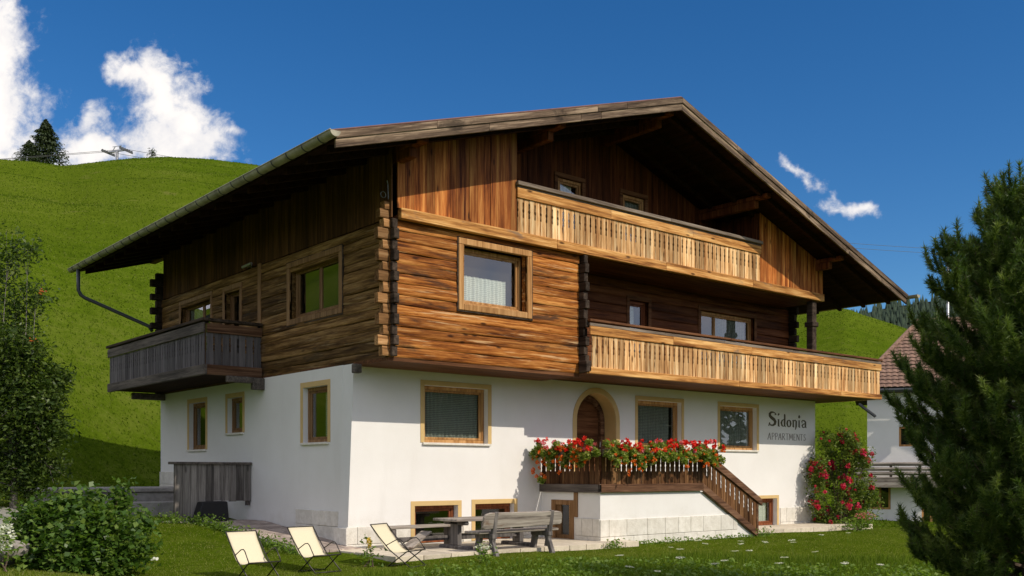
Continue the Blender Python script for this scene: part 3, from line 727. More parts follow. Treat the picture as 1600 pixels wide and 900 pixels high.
# upright plank and lamp on the side wall
mb = MB(); mb.box((XS - .035, 4.42, 5.1), (XS - .002, 4.58, 6.72)); mb.build('upright_plank', M['frame_dark'], H, bevel=.006)
mb = MB(); mb.tube([(XS - .12, 4.75, 6.75), (XS - .12, 5.25, 6.73)], .035); mb.box((XS - .1, 4.95, 6.70), (XS, 5.05, 6.76)); mb.build('wall_lamp', M['steel'], H)
# loggia back wall
lw = [(8.62, 9.36, 4.0, 6.18), (11.6, 14.12, 4.0, 6.22)]
mb = MB(); P = Pf(0.0, 'x'); log_wall(mb, P, 5.56, 16.05, courses(3.98, 6.66, 12), .16, lw)
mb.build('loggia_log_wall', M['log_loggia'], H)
mb = MB()
for i, (a, b) in enumerate(courses(3.98, 6.66, 12)):
    e = .26 if i % 2 else .12
    mb.box((16.055, .01, a + .006), (16.06 + e, .15, b - .006)); mb.box((15.9, -.16 - e * .6, a + .08), (16.04, -.012, b + .06))
mb.build('log_end', M['log_end'], H, bevel=.012)['label'] = 'dark log ends at the right end of the loggia'
mb = MB()
mb.add([(5.56, YF + .16, 3.98), (5.56, 0, 3.98), (5.56, 0, 6.66), (5.56, YF + .16, 6.66)], [(0, 1, 2, 3)])
mb.build('loggia_side_wall', M['log_loggia'], H, fixn=False)
mb = MB(); mb.box((16.06, .17, 3.9), (16.2, 11.1, 6.66)); mb.build('right_log_wall', M['log_loggia'], H)
mb = MB(); mb.box((3.2, 11.1, 3.9), (16.2, 11.25, 7.6)); mb.build('back_log_wall', M['log_loggia'], H)
mb = MB(); mb.box((.5, .6, 3.92), (15.8, 10.7, 6.6)); mb.box((.5, -1.0, 3.95), (5.3, .6, 6.6)); mb.build('dark_room_box', M['dark'], H)  # room darkness of the log storey as near-black boxes
# log storey windows
window(YF, 'x', *big_open, tw=.14, trim='frame', frame='frame', depth=.20, proud=.05, trim_th=.05, sill=False, tbottom=True, curtain=('lace', 0, .82, 0, .55), label='large square window in the sunlit log wall')
window(XS, 'y', *big_side, tw=.13, trim='frame_dark', frame='frame_dark', depth=.14, proud=.04, trim_th=.05, sill=False, tbottom=True, mull=(.5,), curtain=None, label='two-sash window in the shaded log wall')
window(XS, 'y', *door_side[0], tw=.12, trim='frame_dark', frame='frame_dark', depth=.14, proud=.03, trim_th=.05, sill=False, mull=(.42,), curtain=('sheer', .5, 1, 0, 1), label='wide balcony door on the shaded side')
window(XS, 'y', *door_side[1], tw=.12, trim='frame_dark', frame='frame_dark', depth=.14, proud=.03, trim_th=.05, sill=False, curtain=None, label='narrow balcony door on the shaded side')
window(0.0, 'x', *lw[0], tw=.12, trim='soffit', frame='frame_red', depth=.1, proud=.03, trim_th=.05, sill=False, curtain=('lace', 0, .5, 0, 1), label='narrow balcony door in the loggia')
window(0.0, 'x', *lw[1], tw=.12, trim='soffit', frame='frame', depth=.1, proud=.03, trim_th=.05, sill=False, mull=(.3,), curtain=('sheer', .32, .95, 0, 1), label='wide balcony door with curtain in the loggia')
# free post of the loggia
mb = MB(); mb.box((15.02, -1.46, 3.95), (15.24, -1.24, 6.66)); mb.box((14.97, -1.50, 4.7), (15.29, -1.2, 4.85)); mb.box((14.97, -1.50, 5.9), (15.29, -1.2, 6.05))
mb.build('post', M['log_end'], H, bevel=.02)
# soffits and floor slabs
mb = MB()
mb.box((XS - .02, YF + .02, 3.80), (5.44, -.001, 3.876)); mb.box((XS + .0, -.02, 3.855), (5.44, 11.1, 3.90)); mb.build('soffit', M['soffit'], H)
mb = MB()
mb.box((5.46, -1.60, 3.87), (18.50, -.002, 3.965)); mb.box((16.2, .0, 3.868), (18.50, 8.5, 3.963)); mb.box((5.46, 0.0, 3.868), (16.19, 11.1, 3.915)); mb.build('balcony_floor', M['soffit'], H)
mb = MB(); mb.box((XS + .17, -1.40, 6.672), (15.45, 11.0, 6.78)); mb.build('loggia_ceiling', M['soffit'], H)
for bb in ([((-.09, -.35, 3.62), (.085, -.2, 3.81))], [((-.25, 4.15, 3.55), (.055, 4.3, 3.84)), ((-.9, 4.16, 3.70), (-.25, 4.29, 3.85))], [((-.9, 10.7, 3.66), (.055, 10.85, 3.85))]):
    mb = MB(); [mb.box(*q) for q in bb]; mb.build('corbel', M['grey_beam'], H, bevel=.015)

# --- balustrades
def slat_outline(wd, z0, z1):
    hgt = z1 - z0; a = wd / 2 - .008
    pr = [(0, a), (.42, a), (.46, a - .016), (.58, a - .010), (.64, a - .024), (.70, a - .010), (.86, a - .016), (.90, a), (1, a)]
    return [(-x, z0 + f * hgt) for f, x in pr] + [(x, z0 + f * hgt) for f, x in reversed(pr)]
def slats(mb, fn, u0, u1, z0, z1, pitch, th=.024):
    n = max(1, round((u1 - u0) / pitch)); wd = (u1 - u0) / n
    for i in range(n):
        c = u0 + (i + .5) * wd; j = random.uniform(-.004, .004)
        o = slat_outline(wd * random.uniform(.97, 1.0), z0, z1)
        p0 = [fn(c + x, j, z) for x, z in o]; d = Vector(fn(c, j + th, z0)) - Vector(fn(c, j, z0))
        mb.prism(p0, d)
def long_board(mb, P, u0, u1, d0, d1, z0, z1, piece=3.6):
    u = u0
    while u < u1 - .01:
        v = min(u1, u + piece * random.uniform(.75, 1.3))
        if u1 - v < .8: v = u1
        gbox(mb, P, u, v - .003, d0, d1, z0, z1); u = v
# upper balcony
UB = MB(); P = Pf(YG, 'x')
slats(UB, P, 3.40, 12.36, 6.90, 7.68, .175)
ub = UB.build('upper_balustrade', M['slat'], H); ub['label'] = 'golden slatted railing of the upper balcony'
mb = MB(); long_board(mb, P, 3.38, 12.38, -.04, .0, 7.67, 7.89); mb.build('top_board', M['beam'], ub, bevel=.006)
mb = MB(); long_board(mb, P, 3.36, 12.40, -.09, .07, 7.94, 8.03, 4.5); long_board(mb, P, 3.38, 12.38, -.03, .03, 7.892, 7.938, 4.5); mb.build('handrail', M['cap'], ub, bevel=.01)
mb = MB(); long_board(mb, P, .27, 15.5, -.06, .08, 6.68, 6.90, 4.2); mb.build('gable_beam', M['beam'], H, bevel=.012)
# lower balcony
LB = MB(); P = Pf(-1.65, 'x')
slats(LB, P, 5.58, 18.50, 4.02, 4.79, .185)
lb = LB.build('lower_balustrade', M['slat'], H); lb['label'] = 'golden slatted railing of the long lower balcony'
mb = MB(); long_board(mb, P, 5.50, 18.54, -.04, .0, 4.78, 4.985); mb.build('top_board', M['beam'], lb, bevel=.006)
mb = MB(); long_board(mb, P, 5.50, 18.54, -.03, .03, 4.99, 5.06, 3); mb.build('rail', M['cap'], lb, bevel=.006)
mb = MB(); long_board(mb, P, 5.48, 18.58, -.06, .09, 5.09, 5.15, 5); mb.build('handrail', M['soffit'], lb, bevel=.01)
mb = MB(); long_board(mb, P, 5.46, 18.56, -.05, .05, 3.86, 4.02, 5); mb.build('bottom_beam', M['beam'], lb, bevel=.012)
mb = MB(); P = lambda u, d, z: (18.52 - d, u, z)
slats(mb, P, -1.6, 8.5, 4.02, 4.79, .185); gbox(mb, P, -1.6, 8.5, -.03, .0, 4.78, 5.06); gbox(mb, P, -1.6, 8.5, -.04, .06, 3.865, 4.02); gbox(mb, P, -1.55, 8.5, -.06, .08, 5.09, 5.15)
mb.build('end_balustrade', M['slat'], lb)
# side balcony
P = Pf(-1.40, 'y'); mb = MB()
slats(mb, P, 4.36, 11.2, 4.1, 4.86, .165)
P2 = Pf(4.35, 'x'); slats(mb, P2, -1.36, .06, 4.1, 4.86, .2)
sb = mb.build('side_balustrade', M['grey_slat'], H); sb['label'] = 'grey weathered railing of the side balcony'
mb = MB()
gbox(mb, P, 4.30, 11.24, -.045, .0, 4.86, 5.10); gbox(mb, P, 4.30, 11.24, -.05, .05, 3.86, 4.10)
mb.build('rail', M['grey_beam'], sb, bevel=.008)
mb = MB()
gbox(mb, P2, -1.35, .06, -.045, .0, 4.86, 5.08); mb.build('end_board', M['stair_beam'], sb, bevel=.008)
mb = MB(); gbox(mb, P2, -1.35, .06, -.05, .05, 3.86, 4.10); mb.build('end_beam', M['stair_beam'], sb, bevel=.008)
mb = MB(); gbox(mb, P, 4.26, 11.28, -.08, .08, 5.13, 5.2); gbox(mb, P2, -1.31, .06, -.08, .08, 5.13, 5.2); mb.box((-1.36, 4.36, 5.08), (-1.28, 4.44, 5.13)); mb.box((-1.36, 11.0, 5.08), (-1.28, 11.1, 5.13)); mb.box((-.02, 4.36, 5.08), (.04, 4.42, 5.13))
mb.build('handrail', M['log_end'], sb, bevel=.008)
mb = MB(); mb.box((-1.345, 4.4, 3.90), (.05, 11.2, 3.98)); mb.build('floor', M['rafter'], sb)

# --- gable
def boards(mb, P, u0, u1, zlow, ztop, pitch, th=.03, dj=.012):
    n = max(1, round((u1 - u0) / pitch)); e = [u0 + (u1 - u0) * i / n + (random.uniform(-.03, .03) if 0 < i < n else 0) for i in range(n + 1)]
    for a, b in zip(e, e[1:]):
        j = random.uniform(0, dj)
        mb.prism([P(a + .003, j, zlow), P(b - .003, j, zlow), P(b - .003, j, ztop(b)), P(a + .003, j, ztop(a))], Vector(P(0, j + th, 0)) - Vector(P(0, j, 0)))
und_z = lambda x: roof_z(x) - .19
mb = MB(); P = Pf(YG, 'x')
boards(mb, P, .22, 3.39, 6.90, und_z, .19); mb.build('gable_boarding', M['board'], H)
mb = MB(); boards(mb, P, 12.37, 15.5, 6.90, und_z, .19); mb.build('gable_boarding', M['board'], H)
mb = MB(); P = Pf(0.0, 'x')
uw = [(6.0, 6.84, 6.9, 8.98), (8.36, 9.22, 6.9, 8.98)]
for a, b in ((3.4, 6.0), (6.84, 8.36), (9.22, 12.36)):
    boards(mb, P, a, b, 6.8, und_z, .2)
for a, b, c, d in uw:
    boards(mb, P, a, b, d, und_z, .2)
mb.box((3.395, YG + .045, 6.8), (3.43, 0, und_z(3.4))); mb.box((12.33, YG + .045, 6.8), (12.365, 0, und_z(12.4)))
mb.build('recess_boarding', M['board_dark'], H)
for k, h in enumerate(uw):
    window(0.0, 'x', *h, tw=.12, trim='soffit', frame='frame', depth=.03, proud=.03, trim_th=.03, sill=False, curtain=(('lace', 0, .8, 0, 1), ('sheer', 0, 1, 0, 1))[k], label=('left balcony door under the gable', 'right balcony door under the gable')[k])
mb = MB(); mb.box((3.6, .5, 6.85), (12.2, 8, 9.2)); mb.build('dark_room_box', M['dark'], H)  # same dark stand-in for the unlit room under the gable
mb = MB(); P = Pf(XS + .0, 'y')
boards(mb, P, YG + .05, 11.0, 6.70, lambda u: roof_z(XS) - .19, .22)
P = lambda u, d, z: (15.48 - d, u, z); boards(mb, P, YG + .05, 11.0, 6.70, lambda u: roof_z(15.5) - .19, .22)
mb.prism([(.2, 11.0, 6.7), (15.4, 11.0, 6.7), (15.4, 11.0, und_z(15.4)), (XA, 11.0, und_z(XA)), (.2, 11.0, und_z(.2))], (0, .05, 0))
mb.build('side_boarding', M['board_side'], H)
mb = MB(); mb.box((12.30, -1.42, 6.92), (12.44, -1.28, und_z(12.4))); mb.build('post', M['board_dark'], H)

# --- roof
YB = 12.8
mb = MB()
for (x0, z0), (x1, z1) in (((XL_E, ZL_E), (XA, ZA)), ((XA, ZA), (XR_E, ZR_E))):
    mb.prism([(x0, YV + .04, z0 - .05), (x1, YV + .04, z1 - .05), (x1, YV + .04, z1 - .16), (x0, YV + .04, z0 - .16)], (0, YB - YV - .08, 0))
roof = mb.build('roof', M['rafter'], H)
mb = MB()
tv = np.arange(YV - .02, YB, .04)
for (x0, z0), (x1, z1), nu in (((XL_E - .1, ZL_E - .03), (XA, ZA), 28), ((XA, ZA), (XR_E + .1, ZR_E - .03), 30)):
    us = np.linspace(0, 1, nu); vs = []
    for k in us:
        x = x0 + (x1 - x0) * k; z = z0 + (z1 - z0) * k
        for y in tv: vs.append((x, y, z + .022 * math.cos(2 * math.pi * y / .2)))
    nv = len(tv); b = 0
    mb.add(vs, [(i * nv + j, i * nv + j + 1, (i + 1) * nv + j + 1, (i + 1) * nv + j) for i in range(nu - 1) for j in range(nv - 1)])
M['tile'] = plain('brown_roof_sheet', (.16, .075, .055), 0.6, noise=0.3, nscale=3)
o = mb.build('roof_covering', M['tile'], roof, fixn=False)
md = o.modifiers.new('th', 'SOLIDIFY'); md.thickness = .022
for s in (-1, 1):
    (x0, z0), (x1, z1) = ((XL_E - .05, ZL_E - .02), (XA, ZA)) if s < 0 else ((XA, ZA), (XR_E + .05, ZR_E - .02))
    ang = math.atan2(z1 - z0, x1 - x0); ln = math.hypot(x1 - x0, z1 - z0); ta = math.tan(ang); ca_ = math.cos(ang)
    for zt, zb, yo in ((-.01, -.145, -.05), (-.135, -.31, -.022)):
        mb = MB(); cuts = [0] + sorted(random.uniform(.1, .9) for _ in range(3)) + [1]
        for a, b in zip(cuts, cuts[1:]):
            q = [(a * ln + .003, zt), (b * ln - .003, zt), (b * ln - .003, zb), (a * ln + .003, zb)]
            mb.prism([(u + z * math.sin(ang), YV + yo, z * ca_) for u, z in q], (0, .05, 0))
        o = mb.build('bargeboard', M['barge'], roof, bevel=.006); o.location = (x0, 0, z0); o.rotation_euler = (0, -ang, 0)
for x in (.3, 4.0, XA, 11.6, 15.2):
    mb = MB(); z = roof_z(x) - .17
    mb.prism([(x - .1, -2.35, z - .04), (x + .1, -2.35, z - .04), (x + .1, -2.35, z - .16), (x - .1, -2.35, z - .16)], (0, 14.8, 0))
    mb.box((x - .09, -1.95, z - .36), (x + .09, .4, z - .163))
    mb.build('purlin', M['board_dark'], roof, bevel=.015)
for y in np.arange(-2.2, 12.6, .85):
    for (x0, z0), (x1, z1) in (((XL_E + .1, ZL_E + .03), (XA, ZA)), ((XA, ZA), (XR_E - .1, ZR_E + .03))):
        mb = MB(); mb.prism([(x0, y, z0 - .161), (x1, y, z1 - .161), (x1, y, z1 - .30), (x0, y, z0 - .30)], (0, .11, 0))
        mb.build('rafter', M['rafter'], roof)
def half_pipe(mb, x, z, y0, y1, r, n=10):
    ys = [y0, y1]; vs = []
    for y in ys:
        for k in range(n + 1): a = math.pi + math.pi * k / n; vs.append((x + r * math.cos(a), y, z + r * math.sin(a)))
        for k in range(n + 1): a = 2 * math.pi - math.pi * k / n; vs.append((x + (r - .012) * math.cos(a), y, z + (r - .012) * math.sin(a)))
    m_ = 2 * n + 2
    mb.add(vs, [(k, (k + 1) % m_, (k + 1) % m_ + m_, k + m_) for k in range(m_)])
    for yy, off in ((y0, 0),):                      # stop end
        mb.add([(x + r * math.cos(math.pi + math.pi * k / n), yy, z + r * math.sin(math.pi + math.pi * k / n)) for k in range(n + 1)], [tuple(range(n + 1))])
mb = MB(); half_pipe(mb, XR_E + .14, ZR_E - .06, YV - .35, YB + .1, .10); mb.build('gutter', M['gutter'], roof, fixn=False)
mb = MB(); half_pipe(mb, XL_E - .13, ZL_E - .07, YV - .16, YB + .15, .105)
mb.tube([(XL_E - .235, YV - .16, ZL_E - .07), (XL_E - .235, YB + .15, ZL_E - .07)], .014, 6)
gut = mb.build('gutter', M['gutter'], roof, fixn=False)
mb = MB()
for y in np.arange(YV + .3, YB, .62):
    pts = [(XL_E - .13 + .112 * math.cos(math.pi * (1 + k / 8)), y, ZL_E - .07 + .112 * math.sin(math.pi * (1 + k / 8))) for k in range(9)]
    mb = MB(); mb.tube(pts, .012, 5); mb.build('gutter_bracket', M['pipe'], roof)
mb = MB(); xg, zg, yd = XL_E - .13, ZL_E - .16, 12.25
mb.tube([(xg, yd, zg), (xg, yd, zg - .62), (xg + .06, yd - .02, zg - .76), (xg + .16, yd - .06, zg - .84), (-.12, 11.6, 5.95), (-.05, 11.5, 5.80)], .052, 10)
mb.build('downpipe', M['pipe'], roof, smooth=True)
# iron hook with cable at the corner
mb = MB(); mb.tube([(XS - .06, YF - .05, 7.05), (XS - .07, YF - .05, 7.35), (XS - .1, YF - .06, 7.42)], .012, 6)
mb.tube([(XS - .18 + .06 * math.cos(a), YF - .05, 7.12 + .06 * math.sin(a)) for a in np.linspace(0, 6.28, 14)], .01, 6); mb.build('iron_hook', M['metal'], H)

# --- landing and outside stairs
XLN, YL = 5.43, -2.07
def stair_z(x): return 1.10 if x < 9.05 else 1.10 - (x - 9.05) * .553
LAND = MB()
LAND.prism([(XLN + .04, YL + .03, -.6), (11.5, YL + .03, -.6), (11.5, YL + .03, stair_z(11.5) - .03), (9.05, YL + .03, 1.06), (XLN + .04, YL + .03, 1.06)], (0, .25, 0))
LAND.box((XLN + .04, YL + .28, -.6), (XLN + .29, -1.16, 1.06)); LAND.box((XLN + .04, -.36, -.6), (XLN + .29, -.002, 1.06)); LAND.box((XLN + .04, -1.16, .86), (XLN + .29, -.36, 1.06))
land = LAND.build('stair_block', M['white'], H); land['label'] = 'white masonry landing and outside stair before the door'
mb = MB(); mb.box((XLN + .06, YL + .05, 1.061), (9.2, -.004, 1.2)); 
for i in range(7):
    x = 9.2 + i * .33; z = 1.2 - (i + 1) * .18; mb.box((x, YL + .06, z - .5), (x + .36, -.004, z))
mb.build('step', M['slab'], land)
mb = MB()
blocks(Pf(YL + .03, 'x'), XLN + .02, 10.6, -.4, .42, 2, .62)
P = Pf(XLN + .04, 'y'); blocks(P, YL + .03, -1.2, -.4, .44, 2, .45)
# keep only blocks under the slope
mb.build('stone_plinth', M['stone'], land, bevel=.008)
mb = MB(); P = Pf(XLN + .04, 'y')
gbox(mb, P, -1.16, -1.0, -.02, .1, -.15, .86); gbox(mb, P, -.5, -.36, -.02, .1, -.15, .86); gbox(mb, P, -1.0, -.5, -.01, .1, .74, .86); gbox(mb, P, -1.0, -.5, .03, .1, -.15, .02); gbox(mb, P, -.66, -.5, .02, .1, .02, .74)
gbox(mb, P, -1.30, -1.165, -.03, .0, .46, 1.05)
cd_ = mb.build('cellar_door', M['frame_dark'], H, bevel=.006)
mb = MB(); gbox(mb, P, -1.0, -.66, .06, .07, .02, .74); mb.build('pane', M['glass'], cd_)
mb = MB(); gbox(mb, P, -1.0, -.5, .14, .15, -.15, .86); mb.build('door_leaf', M['dark'], cd_)
RAIL = MB()
Pl = Pf(XLN - .0, 'y'); slats(RAIL, Pl, YL + .02, -.02, 1.24, 1.95, .165)
Pr = Pf(YL, 'x'); slats(RAIL, Pr, XLN + .03, 9.12, 1.24, 1.95, .175)
def slope_slats(mb, x0, x1, pitch):
    n = round((x1 - x0) / pitch); wd = (x1 - x0) / n
    for i in range(n):
        c = x0 + (i + .5) * wd; o = slat_outline(wd * .98, 0, .76)
        mb.prism([(c + x, YL, 1.22 + z - (c + x - 9.1) * .545) for x, z in o], (0, .024, 0))
slope_slats(RAIL, 9.13, 11.45, .19)
rail = RAIL.build('stair_balustrade', M['stair'], H); rail['label'] = 'dark brown slatted railing of the landing and stairs'
mb = MB()
gbox(mb, Pl, YL - .06, -.01, -.06, .0, 1.05, 1.245)
mb.build('side_beam', M['grey_beam'], rail, bevel=.01)
mb = MB()
gbox(mb, Pr, XLN - .06, 9.10, -.06, .0, 1.055, 1.25)
sl_ = .553
mb.prism([(9.103, YL - .06, 1.055), (9.103, YL - .06, 1.25), (11.42, YL - .06, 1.25 - 2.317 * sl_), (11.42, YL - .06, 1.055 - 2.317 * sl_)], (0, .06, 0))
mb.build('stringer', M['stair_beam'], rail, bevel=.01)
mb = MB()
gbox(mb, Pl, YL - .04, -.01, -.05, .06, 1.95, 2.03); gbox(mb, Pr, XLN + .07, 9.3, -.05, .06, 1.95, 2.03)
mb.prism([(9.2, YL - .05, 1.86), (9.2, YL - .05, 2.10), (11.62, YL - .05, .80), (11.62, YL - .05, .62)], (0, .09, 0))
mb.box((11.40, YL + .0, -.25), (11.52, YL + .1, .74)); mb.box((9.12, YL + .03, 1.2), (9.24, YL + .12, 1.95))
mb.build('handrail', M['stair_beam'], rail, bevel=.01)

# ------------------------------------------------------------------ paving and setting round the house
def sheet(name, poly, mat, zoff=0.0, zs=None, label=None):
    mb = MB(); mb.add([(x, y, (z if zs is None else z) + zoff) for x, y, z in poly], [tuple(range(len(poly)))])
    o = mb.build(name, mat, fixn=False); o['kind'] = 'structure'
    if label: o['label'] = label
    return o
# patio of pale slabs
mb = MB(); random.seed(5)
x = -.55
while x < 6.2:
    y = -2.6; wx = random.uniform(.5, .75)
    while y < -.05:
        wy = random.uniform(.5, .8); yy = min(y + wy, -.05)
        if not (x > 5.0 and y > -2.0 and False): mb.box((x + .008, y + .008, -.25), (min(x + wx, 6.2) - .008, yy - .008, -.075 + random.uniform(-.006, .004)))
        y = yy
    x += wx
o = mb.build('patio', M['slab'], bevel=.006); o['kind'] = 'structure'; o['label'] = 'pale stone patio along the front wall'
mb = MB(); x = 11.2
while x < 17.6:
    wx = random.uniform(.6, .9); mb.box((x + .008, -1.55, -.3), (x + wx - .008, -.75, -.11)); mb.box((x + .008, -.74, -.3), (x + wx - .008, -.04, -.105)); x += wx
o = mb.build('walkway', M['slab'], bevel=.006); o['kind'] = 'structure'; o['label'] = 'stone walkway at the foot of the stairs'
# sloping paved path with kerb along the shaded side
mb = MB()
def pz(y): return -.06 + max(0, min(1, (y + .2) / 4.2)) * .40
y = -.4
while y < 5.0:
    wy = random.uniform(.22, .4); x = -1.25 + max(0, (2.5 - y)) * .06
    while x < .02:
        wx = random.uniform(.25, .5); x1 = min(x + wx, .03)
        a, b = y + .008, y + wy - .008
        vs = [(x + .008, a, pz(a)), (x1 - .008, a, pz(a)), (x1 - .008, b, pz(b)), (x + .008, b, pz(b))]
        mb.prism(vs, (0, 0, -.12)); x = x1
    y += wy
o = mb.build('side_path', M['paver']); o['kind'] = 'structure'; o['label'] = 'sloping path of brown stone pavers beside the shaded wall'
mb = MB()
mb.prism([(-1.38, -.4, -.3), (-1.38, 5.0, -.1), (-1.38, 5.0, .37), (-1.38, 4.0, .36), (-1.38, -.4, -.05)], (.11, 0, 0))
mb.prism([(-1.3, 4.62, -.1), (-3.2, 4.62, 0), (-3.2, 4.62, .40), (-1.3, 4.62, .36)], (0, .12, 0))
o = mb.build('kerb_wall', M['concrete'], bevel=.012); tag(o, 'low concrete kerb wall edging the paved side path', 'kerb')
mb = MB(); mb.box((-3.8, 7.4, .0), (.055, 10.2, 1.02)); mb.box((-3.9, 7.3, 1.02), (.055, 10.3, 1.12)); mb.box((-3.4, 6.4, .0), (.05, 7.29, .78))
o = mb.build('concrete_platform', M['concrete'], bevel=.015); tag(o, 'grey concrete platform behind the weathered board screen', 'platform')
# board screen
SC = empty('board_screen', (-1.0, 4.9, .3)); tag(SC, 'silver grey board screen standing against the shaded white wall', 'screen')
mb = MB()
n = 10
for i in range(n):
    x0 = -.9 + i * .194; zb = .05 if i < 3 else .53 + random.uniform(-.03, .03)
    mb.box((x0 + .004, 0 + random.uniform(0, .008), zb), (x0 + .19, .03, 1.42))
mb.build('boards', M['screen'], SC)
mb = MB(); mb.box((-1.02, -.06, 1.42), (1.04, .12, 1.48)); mb.build('cap_board', M['grey_beam'], SC, bevel=.006)
mb = MB(); mb.box((-.88, .035, .0), (-.78, .12, 1.42)); mb.box((.94, .035, .4), (1.03, .12, 1.42)); mb.box((-.88, .035, .6), (1.0, .09, .7)); mb.build('post', M['grey_beam'], SC)
mb = MB()
mb.prism([(-1.52, 4.55, .34), (-.68, 4.55, .34), (-.72, 4.55, .82), (-1.36, 4.55, .82)], (0, .33, 0))
o = mb.build('storage_bin', M['black'], bevel=.03, seg=2); tag(o, 'black bin tucked under the raised end of the board screen', 'bin')
# gravel track at the left edge
pts = []
for px, d in ((-160, 19.5), (-60, 19.8), (50, 20.6), (46, 22.6), (-60, 22.2), (-160, 22)): x, y = at(px, d); pts.append((x, y, gz(x, y) + .05))
M['gravel'] = stonemat('track_gravel', (.2, .195, .17), (.33, .32, .28), .1)
sheet('track', pts, M['gravel'], label='grey track at the left edge behind the shrub')
# rocks
mb = MB()
def rock(mb, c, r, sq=(1, .8, .6)):
    import bmesh
    bm = bmesh.new(); bmesh.ops.create_icosphere(bm, subdivisions=2, radius=r)
    ph = [random.uniform(0, 6) for _ in range(3)]
    vs = []
    for v in bm.verts:
        k = 1 + .18 * math.sin(v.co.x / r * 2.6 + ph[0]) + .15 * math.sin(v.co.y / r * 3.1 + ph[1]) + .1 * math.sin(v.co.z / r * 4 + ph[2])
        vs.append((c[0] + v.co.x * k * sq[0], c[1] + v.co.y * k * sq[1], c[2] + v.co.z * k * sq[2]))
    fs = [tuple(v.index for v in f.verts) for f in bm.faces]; bm.free(); mb.add(vs, fs)
for px, d, r, lab in ((12, 15.2, .24, 'grey boulder at the bottom left edge beside white blossoms'), (24, 14.8, .2, 'smaller brown boulder in front of the shrub'), (-12, 15.0, .28, 'boulder cut by the left frame edge'), (8, 16.5, .3, 'flat mossy boulder behind the white blossoms')):
    x, y = at(px, d); mb = MB(); rock(mb, (0, 0, 0), r)
    o = mb.build('boulder', M['rock'], smooth=False); o.location = (x, y, gz(x, y) + r * .3 + (.25 if px == 24 else .1)); tag(o, lab, 'rock', 'boulders at the left edge')
# ================================================================== VEGETATION
def leaves_arr(C, size, aspect=.55, up=.4, jit=.5, fold=.18, dirs=None, rs=None):
    rs = rs or rng
    n = len(C); C = np.asarray(C)
    d = rs.normal(size=(n, 3)); d[:, 2] = d[:, 2] * .6 if dirs is None else d[:, 2]
    if dirs is not None: d = dirs + d * jit
    d /= np.linalg.norm(d, axis=1)[:, None]
    nn = rs.normal(size=(n, 3)) * (1 - up) + np.array([0, 0, 1.0]) * up * 2
    s = np.cross(d, nn); s /= np.linalg.norm(s, axis=1)[:, None] + 1e-9
    u = np.cross(s, d)
    L_ = size * rs.uniform(.65, 1.3, size=(n, 1)); W_ = L_ * aspect / 2
    V = np.stack([C - d * L_ / 2, C + s * W_ + u * L_ * fold - d * L_ * .05, C + d * L_ / 2, C - s * W_ + u * L_ * fold - d * L_ * .05], 1).reshape(-1, 3)
    Fq = np.arange(4 * n).reshape(n, 4)
    return V, Fq
def blob_points(c, r, n, shell=.45):
    d = rng.normal(size=(n, 3)); d /= np.linalg.norm(d, axis=1)[:, None]
    k = (shell + (1 - shell) * rng.random((n, 1))) ** .8
    return np.asarray(c) + d * k * np.asarray(r)
def soft_points(c, r, n):
    return np.asarray(c) + np.clip(rng.normal(size=(n, 3)), -2.2, 2.2) * np.asarray(r) * .55
# --- grass
def blades(name, X, Y, h, wd, mat, lean=.5, label=None, cat='grass', zoff=-.01):
    n = len(X); Z = ground(X, Y) + zoff
    a = rng.uniform(0, 2 * math.pi, n); h = h * rng.uniform(.5, 1.35, n); wd = wd * rng.uniform(.7, 1.3, n)
    la = rng.uniform(0, 2 * math.pi, n); ll = h * lean * rng.random(n)
    B = np.stack([X, Y, Z], 1); dx = np.stack([np.cos(a), np.sin(a), np.zeros(n)], 1) * (wd / 2)[:, None]
    T = B + np.stack([np.cos(la) * ll, np.sin(la) * ll, h], 1)
    V = np.stack([B - dx, B + dx, T], 1).reshape(-1, 3)
    o = np_obj(name, V, np.arange(3 * n).reshape(n, 3), mat)
    return tag(o, label, cat, kind='stuff')
def keep_off(X, Y):
    k = ~((X > -1.42) & (X < 6.25) & (Y > -2.62) & (Y < 12))          # patio and house
    k &= ~((X > -.1) & (X < 17.5) & (Y > -.05) & (Y < 11.2)); k &= ~((X > 5.3) & (X < 11.6) & (Y > -2.15) & (Y < 0)); k &= ~((X > 11.1) & (X < 17.8) & (Y > -1.6) & (Y < 0))
    k &= ~((X > -3.95) & (X < 0) & (Y > 6.3) & (Y < 10.4)); k &= ~((X > -1.42) & (X < .1) & (Y > -.5) & (Y < 6))
    return k
def sector(n, d0, d1, px0, px1, pw=1.0):
    d = np.sqrt(rng.uniform(d0 ** 2, d1 ** 2, n)) if pw == 1 else d0 * (d1 / d0) ** rng.random(n)
    px = rng.uniform(px0, px1, n); s = (px - 800) / F * d
    return CAMX + d * VX + s * RX, CAMY + d * VY + s * RY, d
X, Y, d = sector(150000, 13.0, 34, -60, 1660, 2); k = keep_off(X, Y)
blades('lawn_grass', X[k], Y[k], .038, .016, M['lawnblade'], .9, 'short mown lawn in front of the chalet')
X, Y, d = sector(90000, 12.5, 20.5, 560, 1660, 2)
tall = ((Y < -4.4 - .12 * (X - 0)) | (d < 16.4)) & keep_off(X, Y)
blades('meadow_grass', X[tall], Y[tall], .15, .02, M['grassblade'], .8, 'taller rough meadow grass along the bottom edge')
X, Y, d = sector(140000, 33, 215, -60, 1520, 2); k = keep_off(X, Y)
o_h = .06 + .0005 * d[k]
blades('hill_grass', X[k], Y[k], o_h, .045 + .0009 * d[k], M['hillblade'], .7, 'tufted grass covering the hill behind the chalet')
